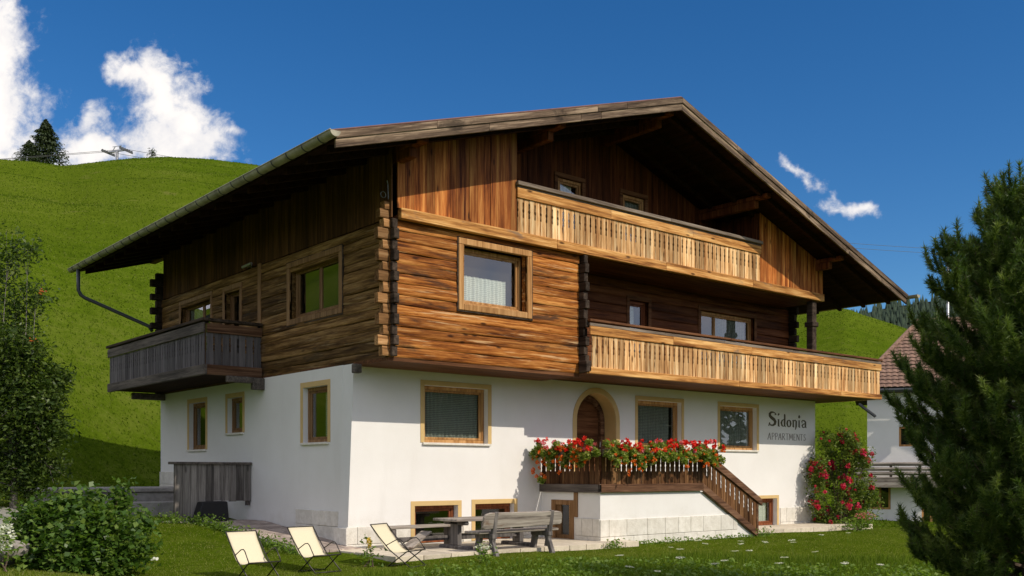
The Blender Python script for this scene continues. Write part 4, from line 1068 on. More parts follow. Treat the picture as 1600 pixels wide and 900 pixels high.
# broad-leaved weeds in the meadow
X, Y, d = sector(16000, 12.5, 18.4, 640, 1640, 2); k = ((Y < -4.6 - .12 * X) | (d < 16)) & keep_off(X, Y)
X, Y = X[k], Y[k]; cl_ = (np.sin(X * 2.1 + 1) * np.sin(Y * 2.6) + rng.normal(size=len(X)) * .5) > -.1; X, Y = X[cl_], Y[cl_]
C = np.stack([X, Y, ground(X, Y) + rng.uniform(.04, .2, len(X))], 1)
V, Fq = leaves_arr(C, .085, .6, .5); tag(np_obj('meadow_weeds', V, Fq, M['weedleaf']), 'broad-leaved weeds growing through the rough meadow grass', 'weeds', kind='stuff')
# weeds at the foot of kerb and walls
C = []
def strip(x0, y0, x1, y1, n, hgt, spread):
    t_ = rng.random(n); xx = x0 + (x1 - x0) * t_ + rng.normal(size=n) * spread; yy = y0 + (y1 - y0) * t_ + rng.normal(size=n) * spread
    C.append(np.stack([xx, yy, ground(xx, yy) + rng.random(n) ** 1.4 * hgt * (0.5 + .5 * np.sin(t_ * 23) ** 2)], 1))
strip(-1.62, 4.3, -1.52, -.6, 1500, .30, .09); strip(-3.2, 4.45, -1.5, 4.45, 500, .26, .06); strip(5.9, -2.3, 10.9, -2.3, 500, .14, .06); strip(11.3, -2.25, 11.9, -2.1, 180, .25, .12)
strip(-4, 6.2, -2.2, 5.6, 500, .4, .25); strip(-2.0, 4.7, -1.9, 4.8, 120, .3, .1); strip(5.0, -2.75, 5.6, -2.5, 160, .22, .08)
C = np.concatenate(C); V, Fq = leaves_arr(C, .075, .5, .4); tag(np_obj('border_weeds', V, Fq, M['weedleaf']), 'leafy weeds along the kerb and wall foot', 'weeds', kind='stuff')

# --- wildflowers
def umbel(h, r):
    root = empty('wildflower')
    mb = MB(); mb.tube([(0, 0, -.03), (.01, 0, h * .6), (0, .01, h)], .004, 5)
    for k in range(6): a = k * 1.05; mb.tube([(0, .01, h * .93), (r * .7 * math.cos(a), .01 + r * .7 * math.sin(a), h)], .002, 4)
    mb.build('stem', M['weedleaf'], root)
    n = 70; a = rng.uniform(0, 6.28, n); q = np.sqrt(rng.random(n)) * r
    C = np.stack([q * np.cos(a), .01 + q * np.sin(a), h + .012 + .01 * rng.random(n)], 1); V, Fq = leaves_arr(C, .022, .9, .9)
    np_obj('blossom', V, Fq, M['whitepetal'], root)
    return root
proto = umbel(.26, .075)
spots = [(1046, 858), (1061, 861), (1092, 847), (1155, 848), (1160, 852), (1194, 849), (1148, 864), (1172, 863), (1063, 874), (1119, 884), (1134, 879), (1220, 883), (1226, 874), (1239, 846), (1100, 852), (1276, 865), (1283, 838), (1325, 835), (1374, 885), (1026, 896), (980, 889), (1320, 882), (969, 871), (1240, 850)]
for i, (px, py) in enumerate(spots):
    d = 20.0
    for _ in range(30):
        x, y = at(px, d); d = max(12.5, (CAMZ - (gz(x, y) + .24)) * F / (py - HY))
    o = proto if i == 0 else copy_tree(proto)
    x, y = at(px, d); o.location = (x, y, gz(x, y)); o.rotation_euler = (random.uniform(-.15, .15), random.uniform(-.15, .15), random.uniform(0, 6)); s = random.uniform(.8, 1.15); o.scale = (s, s, 1)
    tag(o, 'white umbel wildflower standing in the front meadow', 'flower', 'white umbels in the front meadow')

# --- generic plant helper
def leafy(name, cat, label, loc, blobs, nleaf, size, mat, aspect=.55, stem=None, up=.4):
    root = empty(name, loc); tag(root, label, cat)
    pts = np.concatenate([soft_points(c, np.array(r) * 1.25, int(nleaf * k)) for c, r, k in blobs])
    V, Fq = leaves_arr(pts, size, aspect, up); np_obj('leaves', V, Fq, mat, root)
    mb = MB()
    for c, r, k in blobs:
        for _ in range(2):
            q = np.asarray(c) + rng.normal(size=3) * np.asarray(r) * .3
            mb.tube([(rng.normal() * .05, rng.normal() * .05, -.05), tuple(np.array(q) * [.5, .5, .55] + rng.normal(size=3) * .04), tuple(q)], [.014, .01, .005], 5)
    mb.build('stem', stem or M['bark'], root)
    return root
# --- big shrub bottom left
x, y = at(128, 15.6); z = gz(x, y)
blobs = []
random.seed(21)
for _ in range(46):
    a = random.uniform(0, 6.28); q = random.uniform(.1, 1.0); hx = q * math.cos(a) * 1.02; hy = q * math.sin(a) * .8
    top = 1.02 * (1 - .38 * (q ** 2)) ; hz = random.uniform(.12, top)
    blobs.append(((hx, hy, hz), (random.uniform(.16, .3),) * 3, 1.0))
for hx, hz in ((.60, 1.1), (.64, 1.24), (-.35, 1.0), (.2, 1.02), (1.0, .75), (-.8, .9)): blobs.append(((hx, 0, hz), (.12, .12, .16), .5))
leafy('garden_shrub', 'shrub', 'broad dense green shrub in the bottom left corner of the lawn', (x, y, z), blobs, 260, .10, M['shrubleaf'], .75, up=.45)
# --- small plants
for px, d, lab, hh, petal, nl in ((577, 18.0, 'tall weed with a yellow flower spike beside the third deck chair', .52, 'yellowpetal', 90), (757, 18.6, 'white flowering plant in front of the bench legs', .36, 'whitepetal', 110), (1345, 30.2, 'pink flowering plant right of the rose bush', .55, 'pink', 260)):
    x, y = at(px, d); r = leafy('flowering_plant', 'plant', lab, (x, y, gz(x, y)), [((0, 0, hh * .25), (.2, .2, .12), .5), ((0, 0, hh * .5), (.12, .12, hh * .4), .5)] + ([((.5, 0, .3), (.35, .2, .25), 1.0), ((-.5, 0, .2), (.3, .2, .2), .7)] if nl > 200 else []), nl, .09, M['weedleaf'], .5)
    C = blob_points((0, 0, hh * .85), (.05 if petal == 'yellowpetal' else .18, .05 if petal == 'yellowpetal' else .18, hh * .2), 70)
    if nl > 200: C = np.concatenate([C, blob_points((.45, 0, .42), (.35, .15, .18), 120)])
    V, Fq = leaves_arr(C, .045, .9, .5); np_obj('blossom', V, Fq, M[petal], r)
x, y = at(6, 14.2); r = leafy('flowering_plant', 'plant', 'white flowering plant cut by the lower left frame edge', (x, y, gz(x, y)), [((0, 0, .3), (.25, .25, .3), 1.0)], 150, .09, M['weedleaf'])
V, Fq = leaves_arr(blob_points((0, 0, .5), (.16, .16, .22), 260), .05, .9, .5); np_obj('blossom', V, Fq, M['whitepetal'], r)
# dropped white flower on the lawn
x, y = at(241, 17.6); mb = MB()
for k in range(5): mb.tube([(0, 0, .03), (.07 * math.cos(k * 1.25), .07 * math.sin(k * 1.25), .05)], [.012, .03], 6)
o = mb.build('paper_scrap', M['whitepetal']); o.location = (x, y, gz(x, y) + .03); tag(o, 'small white scrap lying on the lawn right of the shrub', 'litter')

# --- rose bush
rx, ry = 17.45, -.85; rz_ = gz(rx, ry)
RB = empty('rose_bush', (rx, ry, rz_)); tag(RB, 'tall climbing rose bush with crimson blooms at the right corner of the chalet', 'rose')
random.seed(4); blobs = []
for _ in range(150):
    hz = random.uniform(.1, 3.05); wdt = (1.0 if hz < 2.1 else 1.0 - (hz - 2.1) * .7) * (.6 + .4 * min(1, hz / .5))
    u = random.uniform(-1, 1) * wdt; v = random.uniform(-.45, .45)
    blobs.append(((u * RX + v * VX + .1, u * RY + v * VY, hz), (random.uniform(.12, .24),) * 3))
pts = np.concatenate([soft_points(c, r, 110) for c, r in blobs])
V, Fq = leaves_arr(pts, .08, .6, .4); np_obj('leaves', V, Fq, M['roseleaf'], RB)
mb = MB()
for c, r in blobs[::5]: mb.tube([(rng.normal() * .12, rng.normal() * .1, -.05), (c[0] * .4, c[1] * .4, c[2] * .55), c], [.02, .014, .006], 5)
mb.build('stem', M['bark'], RB)
def bloom(name, mat, r, n, parent):
    V, Fq = leaves_arr(blob_points((0, 0, 0), (r, r, r * .75), n, .6), r * .95, .9, .4); return np_obj(name, V, Fq, mat, parent)
bp_ = bloom('rose_bloom', M['crimson'], .07, 28, RB)
for i in range(99):
    c, r = random.choice(blobs); dd = np.array([-VX, -VY, .35]) + rng.normal(size=3) * .7; dd /= np.linalg.norm(dd)
    o = bp_ if i == 0 else bp_.copy()
    if i: COL.objects.link(o); o.parent = RB
    p = np.asarray(c) + dd * r[0] * 1.05; o.location = tuple(p); s = random.choice((.6, .8, 1.0, 1.0, 1.35)); o.scale = (s, s, s); o.rotation_euler = (random.uniform(0, 6), random.uniform(0, 6), 0)

# --- flower boxes on the landing rail
def flower_box(label, p0, p1, out, n_leaf, heads, trail):
    p0 = Vector(p0); p1 = Vector(p1); out = Vector(out); L_ = (p1 - p0).length; ax = (p1 - p0).normalized()
    root = empty('flower_box', tuple(p0)); tag(root, label, 'flower box', 'flower boxes on the landing rail')
    mb = MB(); q = lambda a, o_, z: tuple(ax * a + out * o_ + Vector((0, 0, z)))
    k = 0; a = 0
    while a < L_ - .1:
        b = min(L_, a + .95)
        for (o0, o1, z0, z1) in ((.0, .02, 0, .17), (.2, .22, 0, .17), (.02, .2, 0, .02)):
            vs = [q(a + .01, o0, z0), q(b - .01, o0, z0), q(b - .01, o1, z0), q(a + .01, o1, z0)]; mb.prism(vs, (0, 0, z1 - z0))
        for e in (a + .01, b - .03): mb.prism([q(e, .02, .02), q(e + .02, .02, .02), q(e + .02, .2, .02), q(e, .2, .02)], (0, 0, .14))
        a = b
    mb.build('planter', M['cap'], root)
    mb = MB(); mb.prism([q(.04, .03, .03), q(L_ - .04, .03, .03), q(L_ - .04, .19, .03), q(.04, .19, .03)], (0, 0, .11)); mb.build('soil', M['bark'], root)
    C = []
    nclump = int(L_ / .05)
    for i in range(nclump):
        a = -.08 + (i + .5) / nclump * (L_ + .16) + rng.normal() * .06; tr = trail(a / L_)
        hang = tr * random.random() ** 1.1
        cz = random.uniform(.04, .32) if random.random() < .55 else random.uniform(-hang, .1)
        co = .22 + random.uniform(-.10, .12) + (.06 if cz < .1 else 0)
        c = np.array(q(a, co, cz)); C.append(blob_points(c, (.11, .11, .11), n_leaf, .2))
    C = np.concatenate(C); V, Fq = leaves_arr(C, .058, .85, .45); np_obj('leaves', V, Fq, M['geraniumleaf'], root)
    for kind, mat, r, n in heads:
        pr = bloom(kind, M[mat], r, 22, root)
        for i in range(n):
            o = pr if i == 0 else pr.copy()
            if i: COL.objects.link(o); o.parent = root
            a = random.random() * L_; tr = trail(a / L_)
            if mat == 'scarlet': zz = random.uniform(-tr * .95, .26); co = random.uniform(.27, .42)
            else: zz = random.uniform(.12, .42); co = random.uniform(.1, .40)
            o.location = q(a, co, zz); s = random.uniform(.65, 1.25); o.scale = (s, s, s); o.rotation_euler = (random.uniform(0, 6), random.uniform(0, 6), 0)
    return root
random.seed(33)
flower_box('flower box with red and pink geraniums trailing on the left end of the landing', (XLN - .05, -2.16, 1.90), (XLN - .05, -.12, 1.90), (-1, 0, 0), 150,
           (('red_bloom', 'red', .055, 30), ('pink_bloom', 'pink', .055, 18), ('orange_bloom', 'scarlet', .036, 60)), lambda f: .12 + .55 * f)
flower_box('long flower box with red geraniums along the front of the landing', (XLN - .04, YL - .10, 1.90), (9.45, YL - .05, 1.90), (0, -1, 0), 130,
           (('red_bloom', 'red', .06, 84), ('pink_bloom', 'pink', .055, 12), ('orange_bloom', 'scarlet', .036, 92)), lambda f: .12 + .45 * max(0, 1 - abs(f - .16) * 5) + .12 * (f > .55))

# --- stone pine, foreground right
def needle_tufts(tips, dirs, nper, ln, wd, along=.16):
    n = len(tips) * nper
    T = np.repeat(tips, nper, 0); D = np.repeat(dirs, nper, 0)
    base = T - D * rng.random((n, 1)) * along
    dd = D * .75 + rng.normal(size=(n, 3)) * .55; dd /= np.linalg.norm(dd, axis=1)[:, None]
    s = np.cross(dd, rng.normal(size=(n, 3))); s /= np.linalg.norm(s, axis=1)[:, None]
    l = ln * rng.uniform(.7, 1.25, (n, 1))
    V = np.stack([base - s * wd / 2, base + s * wd / 2, base + dd * l], 1).reshape(-1, 3)
    return V, np.arange(3 * n).reshape(n, 3)
def stone_pine(loc, hgt, rad, label, seed=3):
    random.seed(seed); root = empty('stone_pine', loc); tag(root, label, 'tree')
    mb = MB(); mb.tube([(0, 0, -.3), (.03, 0, hgt * .35), (-.02, .02, hgt * .7), (0, 0, hgt * .98)], [.13, .1, .06, .015], 10); mb.build('trunk', M['bark'], root, smooth=True)
    bm_ = MB(); tips = []; dirs = []
    z = .25; ang = 0
    while z < hgt * .97:
        f = z / hgt; rr = rad * (1 - f ** 3.6) + .12
        nb = 8 if f < .8 else 6
        for k in range(nb):
            ang += 2.39996 + random.uniform(-.3, .3); a = ang; rl = rr * random.uniform(.72, 1.12)
            up0 = random.uniform(.02, .22) + .25 * f
            pts = []
            for q in np.linspace(0, 1, 7):
                pts.append(Vector((math.cos(a) * rl * q, math.sin(a) * rl * q, z + rl * (up0 * q + .28 * q ** 2.4))))
            bm_.tube([tuple(p) for p in pts], [.028 * (1 - .8 * q) * (1.1 - f * .5) for q in np.linspace(0, 1, 7)], 5)
            # twigs
            nt_ = max(3, int(rl / .11))
            for i in range(nt_):
                q = .22 + .78 * (i + random.random()) / nt_; j = min(int(q * 6), 5); p = pts[j].lerp(pts[j + 1], q * 6 - j)
                bd = (pts[j + 1] - pts[j]).normalized(); side = Vector((-math.sin(a), math.cos(a), 0)) * random.choice((-1, 1))
                tl = .32 * (1.15 - q * .6) * random.uniform(.5, 1.25)
                td = (bd * .75 + side * random.uniform(.3, 1.1) + Vector((0, 0, random.uniform(.1, .8)))).normalized()
                e = p + td * tl; cur = (td * .8 + Vector((0, 0, .95))).normalized(); e2 = e + cur * tl * .6
                bm_.tube([tuple(p), tuple(e), tuple(e2)], [.010, .007, .005], 4)
                for kk in (.35, .7, 1.0): tips.append(p.lerp(e, kk)); dirs.append((td + cur) / 2)
                tips.append(e2); dirs.append(cur)
            tips.append(pts[-1]); dirs.append((pts[-1] - pts[-2]).normalized() + Vector((0, 0, .5)))
        z += random.uniform(.13, .2)
    for q in np.linspace(.9, 1.0, 8): tips.append(Vector((0, 0, hgt * q))); dirs.append(Vector((0, 0, 1)))
    bm_.build('branches', M['bark'], root)
    T = np.array([tuple(p) for p in tips]); D = np.array([tuple(d.normalized()) for d in dirs])
    V, Fq = needle_tufts(T, D, 74, .10, .012, .17); tint(np_obj('crown', V, Fq, M['pineleaf'], root), np.repeat(rng.random(len(T)), 74))
    return root
x, y = at(1612, 13.2); stone_pine((x, y, gz(x, y)), 5.75, 1.50, 'tall bushy dark green pine filling the right edge in front of the neighbouring house')

# --- rowan tree at the left
def broadleaf(name, cat, label, loc, trunk_top, clumps, nleaf, size, mat, bark, berries=None, aspect=.42):
    root = empty(name, loc); tag(root, label, cat)
    mb = MB(); mb.tube([(0, 0, -.2), (.05, .03, trunk_top * .5), (0, 0, trunk_top)], [.09, .07, .05], 9)
    mb.build('trunk', bark, root, smooth=True)
    mb = MB()
    for c, r, k in clumps:
        c = Vector(c); s = Vector((0, 0, min(trunk_top * random.uniform(.5, 1.0), c.z))); mid = s.lerp(c, .5) + Vector((random.uniform(-.2, .2), random.uniform(-.2, .2), random.uniform(-.1, .25)))
        mb.tube([tuple(s), tuple(mid), tuple(c)], [.024, .012, .004], 5)
        for _ in range(4):
            e = c + Vector(rng.normal(size=3)) * max(r) * .6; mb.tube([tuple(mid.lerp(c, .7)), tuple(e)], [.005, .002], 4)
    mb.build('branches', bark, root)
    pts = np.concatenate([soft_points(c, r, int(nleaf * k)) for c, r, k in clumps]); V, Fq = leaves_arr(pts, size, aspect, .35); np_obj('crown', V, Fq, mat, root)
    if berries:
        for c, n_ in berries:
            mb = MB(); C = blob_points(c, (.12, .12, .07), n_, .0)
            for p in C:
                r = .022; mb.add([tuple(p + np.array(o_) * r) for o_ in ((1, 0, 0), (-1, 0, 0), (0, 1, 0), (0, -1, 0), (0, 0, 1), (0, 0, -1))], [(0, 2, 4), (2, 1, 4), (1, 3, 4), (3, 0, 4), (2, 0, 5), (1, 2, 5), (3, 1, 5), (0, 3, 5)])
            mb.build('berries', M['berry'], root)
    return root
random.seed(9); TD = 22.5
x, y = at(20, TD); tz = gz(x, y)
def loc_px(px, py, dd=0): # offset from the trunk foot, in the plane facing the camera
    s = (px - 20) / F * TD; return (s * RX + dd * VX, s * RY + dd * VY, zat(py, TD) - tz)
cl_ = []
for px, py, r, k in [(-20, 560, .75, 1), (15, 590, .7, 1), (50, 610, .6, 1), (72, 590, .38, .7), (30, 540, .6, .9), (-10, 640, .7, 1), (35, 670, .6, 1), (65, 650, .5, .8), (0, 710, .6, .9), (30, 725, .4, .6), (50, 550, .45, .5), (-40, 700, .6, .8), (20, 480, .55, .5), (58, 462, .42, .3), (-10, 430, .6, .5), (25, 400, .5, .36), (52, 395, .36, .2), (-20, 370, .5, .4), (80, 620, .28, .3), (10, 520, .5, .6), (-30, 490, .6, .6), (20, 745, .5, .6), (55, 690, .55, .8), (75, 665, .45, .6), (0, 760, .5, .6), (45, 735, .4, .4), (85, 590, .3, .4), (-20, 600, .7, 1), (30, 615, .7, 1), (10, 660, .7, 1), (60, 560, .4, .5), (85, 625, .4, .6), (80, 680, .45, .6), (40, 770, .45, .5), (-20, 740, .6, .8), (70, 730, .35, .4), (10, 620, .7, 1)]:
    cl_.append((loc_px(px, py, random.uniform(-.5, .5)), (r * .9, r * .9, r * .8), k))
broadleaf('rowan_tree', 'tree', 'dark green rowan tree with orange berries at the left edge', (x, y, tz), 2.2, cl_, 900, .12, M['rowanleaf'], M['greybark'],
          [(loc_px(75, 459, -.3), 14), (loc_px(62, 534, -.3), 9)])

# --- conifers on the crest
def spruce(loc, hgt, rad, label, name='spruce_tree', group=None, n=5200, lean=0):
    root = empty(name, loc); tag(root, label, 'tree', group)
    mb = MB(); mb.tube([(0, 0, -1), (0, 0, hgt * .97)], [hgt * .018, .02], 7); mb.build('trunk', M['bark'], root)
    f = rng.random(n) ** .8; a = rng.uniform(0, 6.28, n); tier = np.floor(f * 15) / 15
    q = rng.random(n) ** .6
    rr = rad * (1 - f) ** .8 * (.85 + .25 * np.sin(a * 3 + tier * 40)) * q
    z = hgt * (.06 + .94 * f) - rr * .25 + rng.normal(size=n) * hgt * .01
    C = np.stack([rr * np.cos(a), rr * np.sin(a), z], 1)
    dirs = np.stack([np.cos(a), np.sin(a), -.25 * np.ones(n)], 1)
    V, Fq = leaves_arr(C, hgt * .085, .35, .6, .4, dirs=dirs); np_obj('crown', V, Fq, M['spruceleaf'], root)
    return root
for px, py, ytop, rw, D_, lab in ((72, 257, 189, 44, 213, 'lone dark spruce on the crest of the hill'), (46, 253, 220, 34, 216, 'smaller conifer left of the lone spruce on the crest')):
    x, y = at(px, D_); hgt = (py - ytop) / F * D_
    z0 = zat(py + 4, D_); spruce((x, y, z0), hgt + .6, rw / F * D_ * 1.05, lab)
x, y = at(238, 206); leafy('hill_bush', 'bush', 'tiny bush on the crest right of the lift pylon', (x, y, zat(249, 206)), [((0, 0, .8), (.7, .7, .9), 1), ((.2, 0, 1.5), (.4, .4, .5), .4)], 200, .3, M['spruceleaf'])

# --- ski lift
def pylon(loc, hgt, arm, label, dirv):
    root = empty('lift_pylon', loc, math.atan2(dirv[1], dirv[0])); tag(root, label, 'pylon', 'pylons of the ski lift')
    mb = MB(); mb.tube([(0, 0, -1), (0, 0, hgt)], [.42, .3], 10); mb.build('mast', M['steel'], root, smooth=True)
    mb = MB(); mb.bar((0, -arm, hgt), (0, arm, hgt), .35, .3); mb.bar((0, -arm * .5, hgt + .15), (0, -arm * .2, hgt + 1.0), .12, .12); mb.bar((0, arm * .5, hgt + .15), (0, arm * .2, hgt + 1.0), .12, .12); mb.bar((0, -arm * .5, hgt + 1.0), (0, arm * .5, hgt + 1.0), .1, .1)
    mb.build('crossarm', M['steel'], root)
    for s in (-1, 1):
        mb = MB(); mb.bar((-1.9, s * arm, hgt - .2), (1.9, s * arm, hgt - .2), .2, .3)
        for k in range(6): mb.tube([(-1.6 + k * .64, s * arm - .12, hgt + .02), (-1.6 + k * .64, s * arm + .12, hgt + .02)], .22, 10)
        mb.build('sheave_train', M['metal'], root)
    return root
xa, ya = at(183, 208); xb, yb = at(1481, 262)
dl = Vector((xb - xa, yb - ya)).normalized(); za_t = zat(236, 208); zb_t = zat(394, 262)
gza = gz(xa, ya); gzb = gz(xb, yb)
dA = Vector((VX * .93 + RX * .36, VY * .93 + RY * .36)).normalized()
pylon((xa, ya, gza), za_t - gza, 2.4, 'grey ski lift pylon on the crest of the left hill', dA)
pylon((xb, yb, gzb), zb_t - gzb, 2.4, 'ski lift pylon half hidden behind the pine', dl)
nv = Vector((-dl.y, dl.x)) * 2.4; nA = Vector((-dA.y, dA.x)) * 2.4
for s, lab in ((-1, 'lower hauling cable of the ski lift crossing the sky'), (1, 'upper hauling cable of the ski lift crossing the sky')):
    mb = MB()
    A = Vector((xa + s * nA.x, ya + s * nA.y, za_t + .1)); B = Vector((xb + s * nv.x, yb + s * nv.y, zb_t + .1))
    L0 = A - (B - A) * .35; L0.z = A.z - 12
    mb.tube([tuple(L0.lerp(A, k)) for k in np.linspace(0, .98, 6)] + [tuple(A.lerp(B, k) - Vector((0, 0, 4 * k * (1 - k) * 3.0))) for k in np.linspace(0, 1, 24)] + [tuple(B + (B - A) * .4 - Vector((0, 0, 14)))], .045, 5)
    tag(mb.build('lift_cable', M['metal']), lab, 'cable', 'cables of the ski lift')

# --- distant forest mountain at the right
def mountain():
    pxs = np.linspace(1180, 2300, 60); D0 = 1150.0; rows = np.linspace(0, 1, 12)
    top = np.interp(pxs, [1180, 1300, 1335, 1380, 1460, 1600, 1900, 2300], [530, 512, 495, 482, 470, 462, 440, 480])
    V = []; 
    for q in rows:
        for px, ty in zip(pxs, top):
            d = D0 + 450 * q; x, y = at(px, d); V.append((x, y, -12 + (zat(ty, D0 + 450) + 12) * q ** .9))
    n = len(pxs); Fq = [(i * n + j, i * n + j + 1, (i + 1) * n + j + 1, (i + 1) * n + j) for i in range(len(rows) - 1) for j in range(n - 1)]
    x2 = len(V)
    m_ = plain('forest_floor', (.02, .032, .016), .95, noise=.3, nscale=.05)
    tag(np_obj('forest_mountain', V, Fq, m_), 'distant wooded mountain slope at the right', 'hill', kind='structure')
    N = 5200; q = rng.random(N) ** .8; px = rng.uniform(1250, 1760, N); ty = np.interp(px, pxs, top)
    d = D0 + 450 * q; X = CAMX + d * VX + (px - 800) / F * d * RX; Y = CAMY + d * VY + (px - 800) / F * d * RY
    Z = -12 + (zat(ty, D0 + 450) + 12) * q ** .9
    hh = rng.uniform(11, 20, N); rr = hh * rng.uniform(.15, .22, N)
    vs = []; fs = []
    a = np.arange(6) / 6 * 2 * math.pi
    ringx = np.cos(a); ringy = np.sin(a)
    base = np.stack([X[:, None] + ringx * rr[:, None], Y[:, None] + ringy * rr[:, None], np.repeat((Z + 1)[:, None], 6, 1)], -1)
    tipv = np.stack([X, Y, Z + hh], -1)[:, None, :]
    V = np.concatenate([base, tipv], 1).reshape(-1, 3); o_ = (np.arange(N) * 7)[:, None]
    tri = np.concatenate([np.stack([o_[:, 0] + k, o_[:, 0] + (k + 1) % 6, o_[:, 0] + 6], 1) for k in range(6)])
    m_ = leafmat('distant_spruce', [(.022, .042, .028), (.032, .056, .034), (.045, .07, .04)], .05, .9)
    tag(np_obj('forest', V, tri, m_), 'dense spruce forest on the distant mountain slope', 'forest', kind='stuff')
mountain()
def rear_forest():
    N = 420; th = rng.uniform(1.25, 2.25, N); rr = rng.uniform(78, 112, N)
    X = CAMX + rr * (np.cos(th) * VX + np.sin(th) * RX); Y = CAMY + rr * (np.cos(th) * VY + np.sin(th) * RY); Z = ground(X, Y); h = rng.uniform(8, 13, N)
    C = []; Dv = []
    for x, y, z, hh in zip(X, Y, Z, h):
        n = 110; f = rng.random(n) ** .8; a = rng.uniform(0, 6.28, n); r_ = hh * .2 * (1 - f) * rng.random(n) ** .5
        C.append(np.stack([x + r_ * np.cos(a), y + r_ * np.sin(a), z + hh * (.03 + .97 * f)], 1)); Dv.append(np.stack([np.cos(a), np.sin(a), -.3 * np.ones(n)], 1))
    V, Fq = leaves_arr(np.concatenate(C), 2.0, .5, .6, .4, dirs=np.concatenate(Dv))
    tag(np_obj('rear_forest', V, Fq, M['spruceleaf']), 'spruce wood across the valley behind the viewer, mirrored in the panes', 'forest', kind='stuff')
rear_forest()
# ================================================================== NEIGHBOURING HOUSE
def neighbour():
    far_px, far_d = 1355, 45.0
    nr, nv_ = -.34, -.940                                                   # facade normal in (right, view) terms
    x0, y0 = at(far_px, far_d)
    base = -1.3
    lx = Vector((-nv_ * RX + nr * VX, -nv_ * RY + nr * VY)); dpt = Vector((-nr * RX - nv_ * VX, -nr * RY - nv_ * VY))
    root = empty('neighbour_house', (x0, y0, base), math.atan2(lx.y, lx.x))  # local +x runs along the facade
    tag(root, 'white neighbouring house with brown tiled roof half hidden by the pine', 'house')
    hw = 5.35 - base
    ly = Vector((-lx.y, lx.x)); sg = 1 if ly.dot(dpt) > 0 else -1
    P = lambda u, d, z: (u, sg * d, z)
    mb = MB()
    holes = [(.1, 1.0, 1.15, 2.45), (1.35, 2.3, 4.0, 4.9), (4.6, 5.6, 4.0, 5.2), (2.3, 3.1, .2, 2.3), (5.6, 6.6, .9, 2.3)]
    holed_wall(mb, P, 0, 16, -.5, hw, holes, .25)
    for u in (0, 16): mb.add([P(u, 0, -.5), P(u, 8, -.5), P(u, 8, hw), P(u, 0, hw)], [(0, 1, 2, 3)])
    mb.add([P(0, 8, -.5), P(16, 8, -.5), P(16, 8, hw), P(0, 8, hw)], [(0, 1, 2, 3)])
    mb.build('wall', M['white'], root, fixn=False)
    mb = MB(); a = P(.3, .35, -.3); b = P(15.5, 7.6, hw - .2); mb.box(a, b); mb.build('dark_room_box', M['dark'], root)  # near-black filling in place of unlit rooms
    for (a, b, c, d) in holes:
        mb = MB(); ring(mb, P, a, b, c, d, .09, .08, .16); gbox(mb, P, (a + b) / 2 - .05, (a + b) / 2 + .05, .09, .15, c + .09, d - .09)
        w_ = mb.build('window', M['frame'], root)
        mb = MB(); gbox(mb, P, a + .09, b - .09, .12, .13, c + .09, d - .09); mb.build('pane', M['glass'], w_)
    # hipped tiled roof
    ROW = 19; es, er = -.38, 4.0; ze, zr = hw - .05, hw + 3.5; ue, ur = -.6, 2.35
    def tiles(mb, front):
        for r in range(ROW):
            f0, f1 = r / ROW, min(1.0, (r + 1.15) / ROW)
            if front: lo, hi = ue + (ur - ue) * f0, 16.6
            else: lo, hi = es + (er - es) * f0, 2 * er - es - (er - es) * f0
            us = np.arange(lo, hi + .05, .055); vs = []
            for f, lift in ((f0, .065), (f1, .015)):
                for u in us:
                    wv = z = ze + (zr - ze) * f + lift + .035 * abs(math.sin(math.pi * u / .26))
                    vs.append(P(u, es + (er - es) * f, z) if front else P(ue + (ur - ue) * f, u, z))
            n = len(us); mb.add(vs, [(i, i + 1, n + i + 1, n + i) for i in range(n - 1)])
    tm = stonemat('clay_tile', (.15, .085, .06), (.31, .19, .135), .15)
    mb = MB(); tiles(mb, True); rf = mb.build('roof', tm, root, fixn=False)
    mb = MB(); tiles(mb, False); mb.build('hip_end', tm, rf, fixn=False)
    mb = MB()
    mb.add([P(16.6, 2 * er - es, ze), P(ue, 2 * er - es, ze), P(ur, er, zr), P(16.6, er, zr)], [(0, 1, 2, 3)]); mb.build('rear_slope', tm, rf, fixn=False)
    mb = MB()
    for p, q in ((P(ue, es, ze + .07), P(ur, er, zr + .07)), (P(ur, er, zr + .05), P(16.6, er, zr + .05))): mb.tube([p, q], .1, 8)
    mb.build('ridge_tile', tm, rf)
    mb = MB()
    mb.prism([P(ue + .03, es + .03, ze - .03), P(16.6, es + .03, ze - .03), P(16.6, es + .03, ze - .17), P(ue + .03, es + .03, ze - .17)], P(0, 8.0 + 2 * .35, 0)); mb.build('eave_boards', M['rafter'], rf)
    mb = MB(); mb.tube([P(ue, es - .1, ze - .08), P(16.6, es - .1, ze - .08)], .08, 8); mb.build('gutter', M['pipe'], rf)
    mb = MB(); mb.tube([P(-.35, -.15, 5.95), P(.35, -.45, 5.35)], .07, 8); mb.build('drain_spout', M['pipe'], root)
    # dormer over the entrance
    mb = MB(); zc = hw + 1.45
    for s in (-1, 1): mb.prism([P(4.9, -1.1, zc), P(4.9 + s * 1.5, -1.1, zc - .75), P(4.9 + s * 1.5, -1.1, zc - .9), P(4.9, -1.1, zc - .15)], P(0, 2.6, 0))
    dm = mb.build('porch_roof', M['soffit'], root, bevel=.01)
    mb = MB()
    for s in (-1, 1): mb.box(P(4.9 + s * 1.2 - .09, -.9, zc - 2.0), P(4.9 + s * 1.2 + .09, -.72, zc - .75))
    mb.box(P(3.6, -.9, zc - 1.1), P(6.2, -.74, zc - .92)); mb.build('porch_post', M['frame'], dm)
    # log balcony
    mb = MB()
    for z in (2.78, 2.98, 3.2): mb.tube([P(-.5, -.62, z), P(3.4, -.62, z)], .08, 8)
    for u in (-.3, 1.0, 2.2, 3.2): mb.tube([P(u, -.5, 2.3), P(u, -.5, 3.26)], .06, 8)
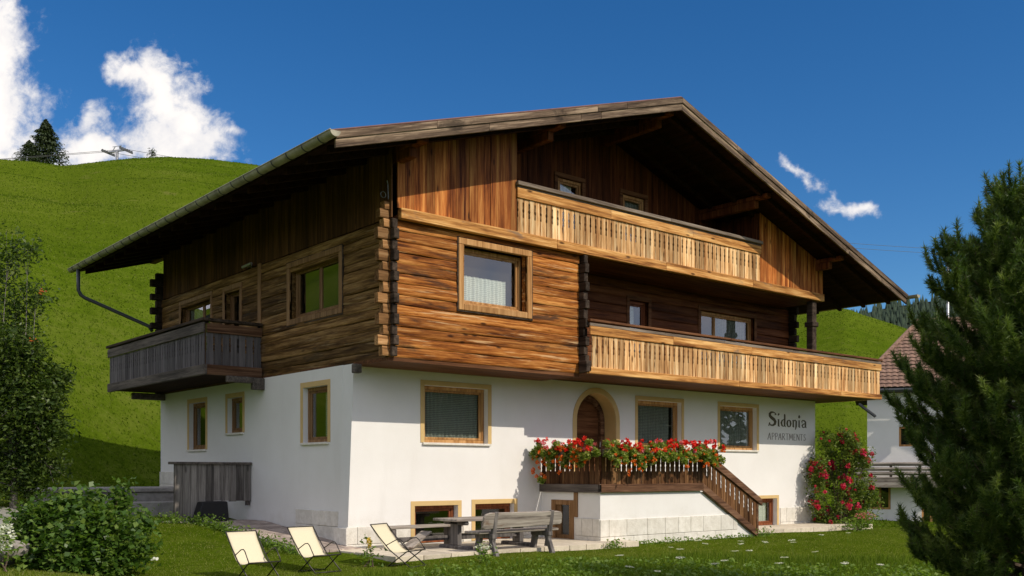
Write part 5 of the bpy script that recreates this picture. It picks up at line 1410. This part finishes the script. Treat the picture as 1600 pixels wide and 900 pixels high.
    bl = mb.build('balcony_railing', M['bench'], root)
    mb = MB(); mb.box(P(-.55, -.75, 2.15), P(3.5, -.001, 2.62)); mb.build('balcony_floor', M['bench'], bl, bevel=.02)
neighbour()

# ================================================================== GARDEN FURNITURE
def deck_chair():
    root = empty('deck_chair'); W_ = .27     # local -y is the front
    def s_tube(pts, r=.011):
        mb = MB()
        for s in (-1, 1): mb.tube([(s * W_, -f, h) for f, h in pts], r, 7)
        return mb
    mb = s_tube([(-.47, .76), (-.28, .54), (-.05, .31), (.40, .0)])
    mb.tube([(-W_, .47, .76), (W_, .47, .76)], .011, 7); mb.tube([(-W_, -.40, .01), (W_, -.40, .01)], .009, 7)
    mb.build('back_frame', M['tube'], root, smooth=True)
    mb = s_tube([(.38, .30), (.32, .29), (-.10, .0)]); mb.tube([(-W_, -.38, .30), (W_, -.38, .30)], .012, 7); mb.tube([(-W_, .10, .01), (W_, .10, .01)], .009, 7)
    mb.build('leg_frame', M['tube'], root, smooth=True)
    for s in (-1, 1):
        mb = MB(); mb.tube([(s * (W_ + .012), -f, h) for f, h in ((-.12, .39), (.10, .50), (.18, .51), (.23, .48), (.37, .30))], .009, 7); mb.build('armrest', M['tube'], root, smooth=True)
    prof = [(-.475, .765), (-.40, .64), (-.30, .52), (-.20, .40), (-.12, .315), (-.05, .275), (.02, .258), (.10, .256), (.18, .264), (.27, .28), (.385, .305)]
    mb = MB(); nW = 9; vs = []
    for i, (f, h) in enumerate(prof):
        for j in range(nW):
            u = -1 + 2 * j / (nW - 1); sag = -.014 * (1 - u * u) * math.sin(math.pi * i / (len(prof) - 1)); vs.append((u * (W_ - .008), -f, h + sag))
    mb.add(vs, [(i * nW + j, i * nW + j + 1, (i + 1) * nW + j + 1, (i + 1) * nW + j) for i in range(len(prof) - 1) for j in range(nW - 1)])
    o = mb.build('canvas', M['canvas'], root, smooth=True, fixn=False); md = o.modifiers.new('th', 'SOLIDIFY'); md.thickness = .004
    return root
ch = deck_chair()
spots = [(-3.72, -3.25, 2, 'leftmost cream canvas deck chair on the lawn beside the shrub'), (-2.33, -2.75, 6, 'middle cream deck chair in front of the white house corner'), (-.75, -3.05, 24, 'right cream deck chair turned towards the picnic table')]
for i, (x, y, a, lab) in enumerate(spots):
    o = ch if i == 0 else copy_tree(ch)
    o.location = (x, y, gz(x, y) + .0); o.rotation_euler = (0, 0, R(a)); tag(o, lab, 'deck chair', 'deck chairs on the lawn')
# picnic table
TBL = empty('picnic_table', (2.38, -1.72, -.10)); tag(TBL, 'weathered grey wooden picnic table on the patio', 'table')
mb = MB()
for k in range(4): mb.box((-1.15, -.42 + k * .212, .61), (1.15, -.42 + k * .212 + .206, .665))
mb.build('table_top', M['bench'], TBL, bevel=.01)
for s in (-1, 1):
    mb = MB(); mb.box((s * .85 - .06, -.13, .1), (s * .85 + .06, .13, .605)); mb.build('leg', M['bench_leg'], TBL, bevel=.012)
    mb = MB(); mb.box((s * .85 - .09, -.5, .0), (s * .85 + .09, .5, .1)); mb.box((s * .85 - .06, -.38, .53), (s * .85 + .06, .38, .607)); mb.build('foot_beam', M['bench_leg'], TBL, bevel=.02)
mb = MB(); mb.box((-.78, -.05, .22), (.78, .05, .34)); mb.build('stretcher', M['bench_leg'], TBL, bevel=.01)
# bench with a backrest, seen from behind
BN = empty('bench', (2.36, -2.82, -.13), R(2)); tag(BN, 'weathered wooden bench with a thick plank backrest seen from behind', 'bench')
mb = MB(); o_ = [(-1.10, .02), (-1.09, .24), (-1.05, .30), (-.94, .325), (.94, .315), (1.05, .295), (1.09, .23), (1.10, .06), (1.05, .03), (-1.02, .0)]
mb.prism([(x, -.10 - .20 * z, .52 + z) for x, z in o_], (0, .06, .01)); mb.build('backrest', M['bench'], BN, bevel=.012)
mb = MB(); mb.box((-1.1, .0, .42), (1.12, .30, .47)); mb.box((-1.12, .305, .42), (1.1, .46, .472)); mb.build('seat', M['bench'], BN, bevel=.01)
for s in (-.78, .78):
    mb = MB(); mb.prism([(s - .05, -.05, .1), (s - .05, .06, .1), (s - .05, -.11, .86), (s - .05, -.17, .86)], (.1, 0, 0)); mb.build('back_post', M['bench_leg'], BN, bevel=.01)
    mb = MB(); mb.bar((s, .02, .36), (s, -.16, -.06), .1, .09, (1, 0, 0)); mb.bar((s, .36, .38), (s, .46, -.02), .12, .1, (1, 0, 0)); mb.box((s - .06, -.1, .32), (s + .06, .46, .415)); mb.build('leg', M['bench_leg'], BN, bevel=.008)
# backless bench along the wall
BW = empty('bench', (1.30, -.72, -.08)); tag(BW, 'plain backless plank bench along the wall before the left basement window', 'bench')
mb = MB(); mb.box((-1.05, -.18, .41), (1.05, .18, .47)); mb.build('seat', M['bench'], BW, bevel=.012)
for s in (-.75, .8):
    mb = MB(); mb.box((s - .06, -.15, 0), (s + .06, .15, .405)); mb.build('leg', M['bench_leg'], BW, bevel=.01)
mb = MB(); mb.box((-.68, -.04, .12), (.73, .04, .22)); mb.build('stretcher', M['bench_leg'], BW, bevel=.008)
# plank leaning on the bench
mb = MB(); mb.bar((.55, -1.35, -.03), (1.30, -.98, .26), .26, .035); o = mb.build('loose_plank', M['bench'], bevel=.006); tag(o, 'loose plank propped aslant against the backless bench', 'plank')
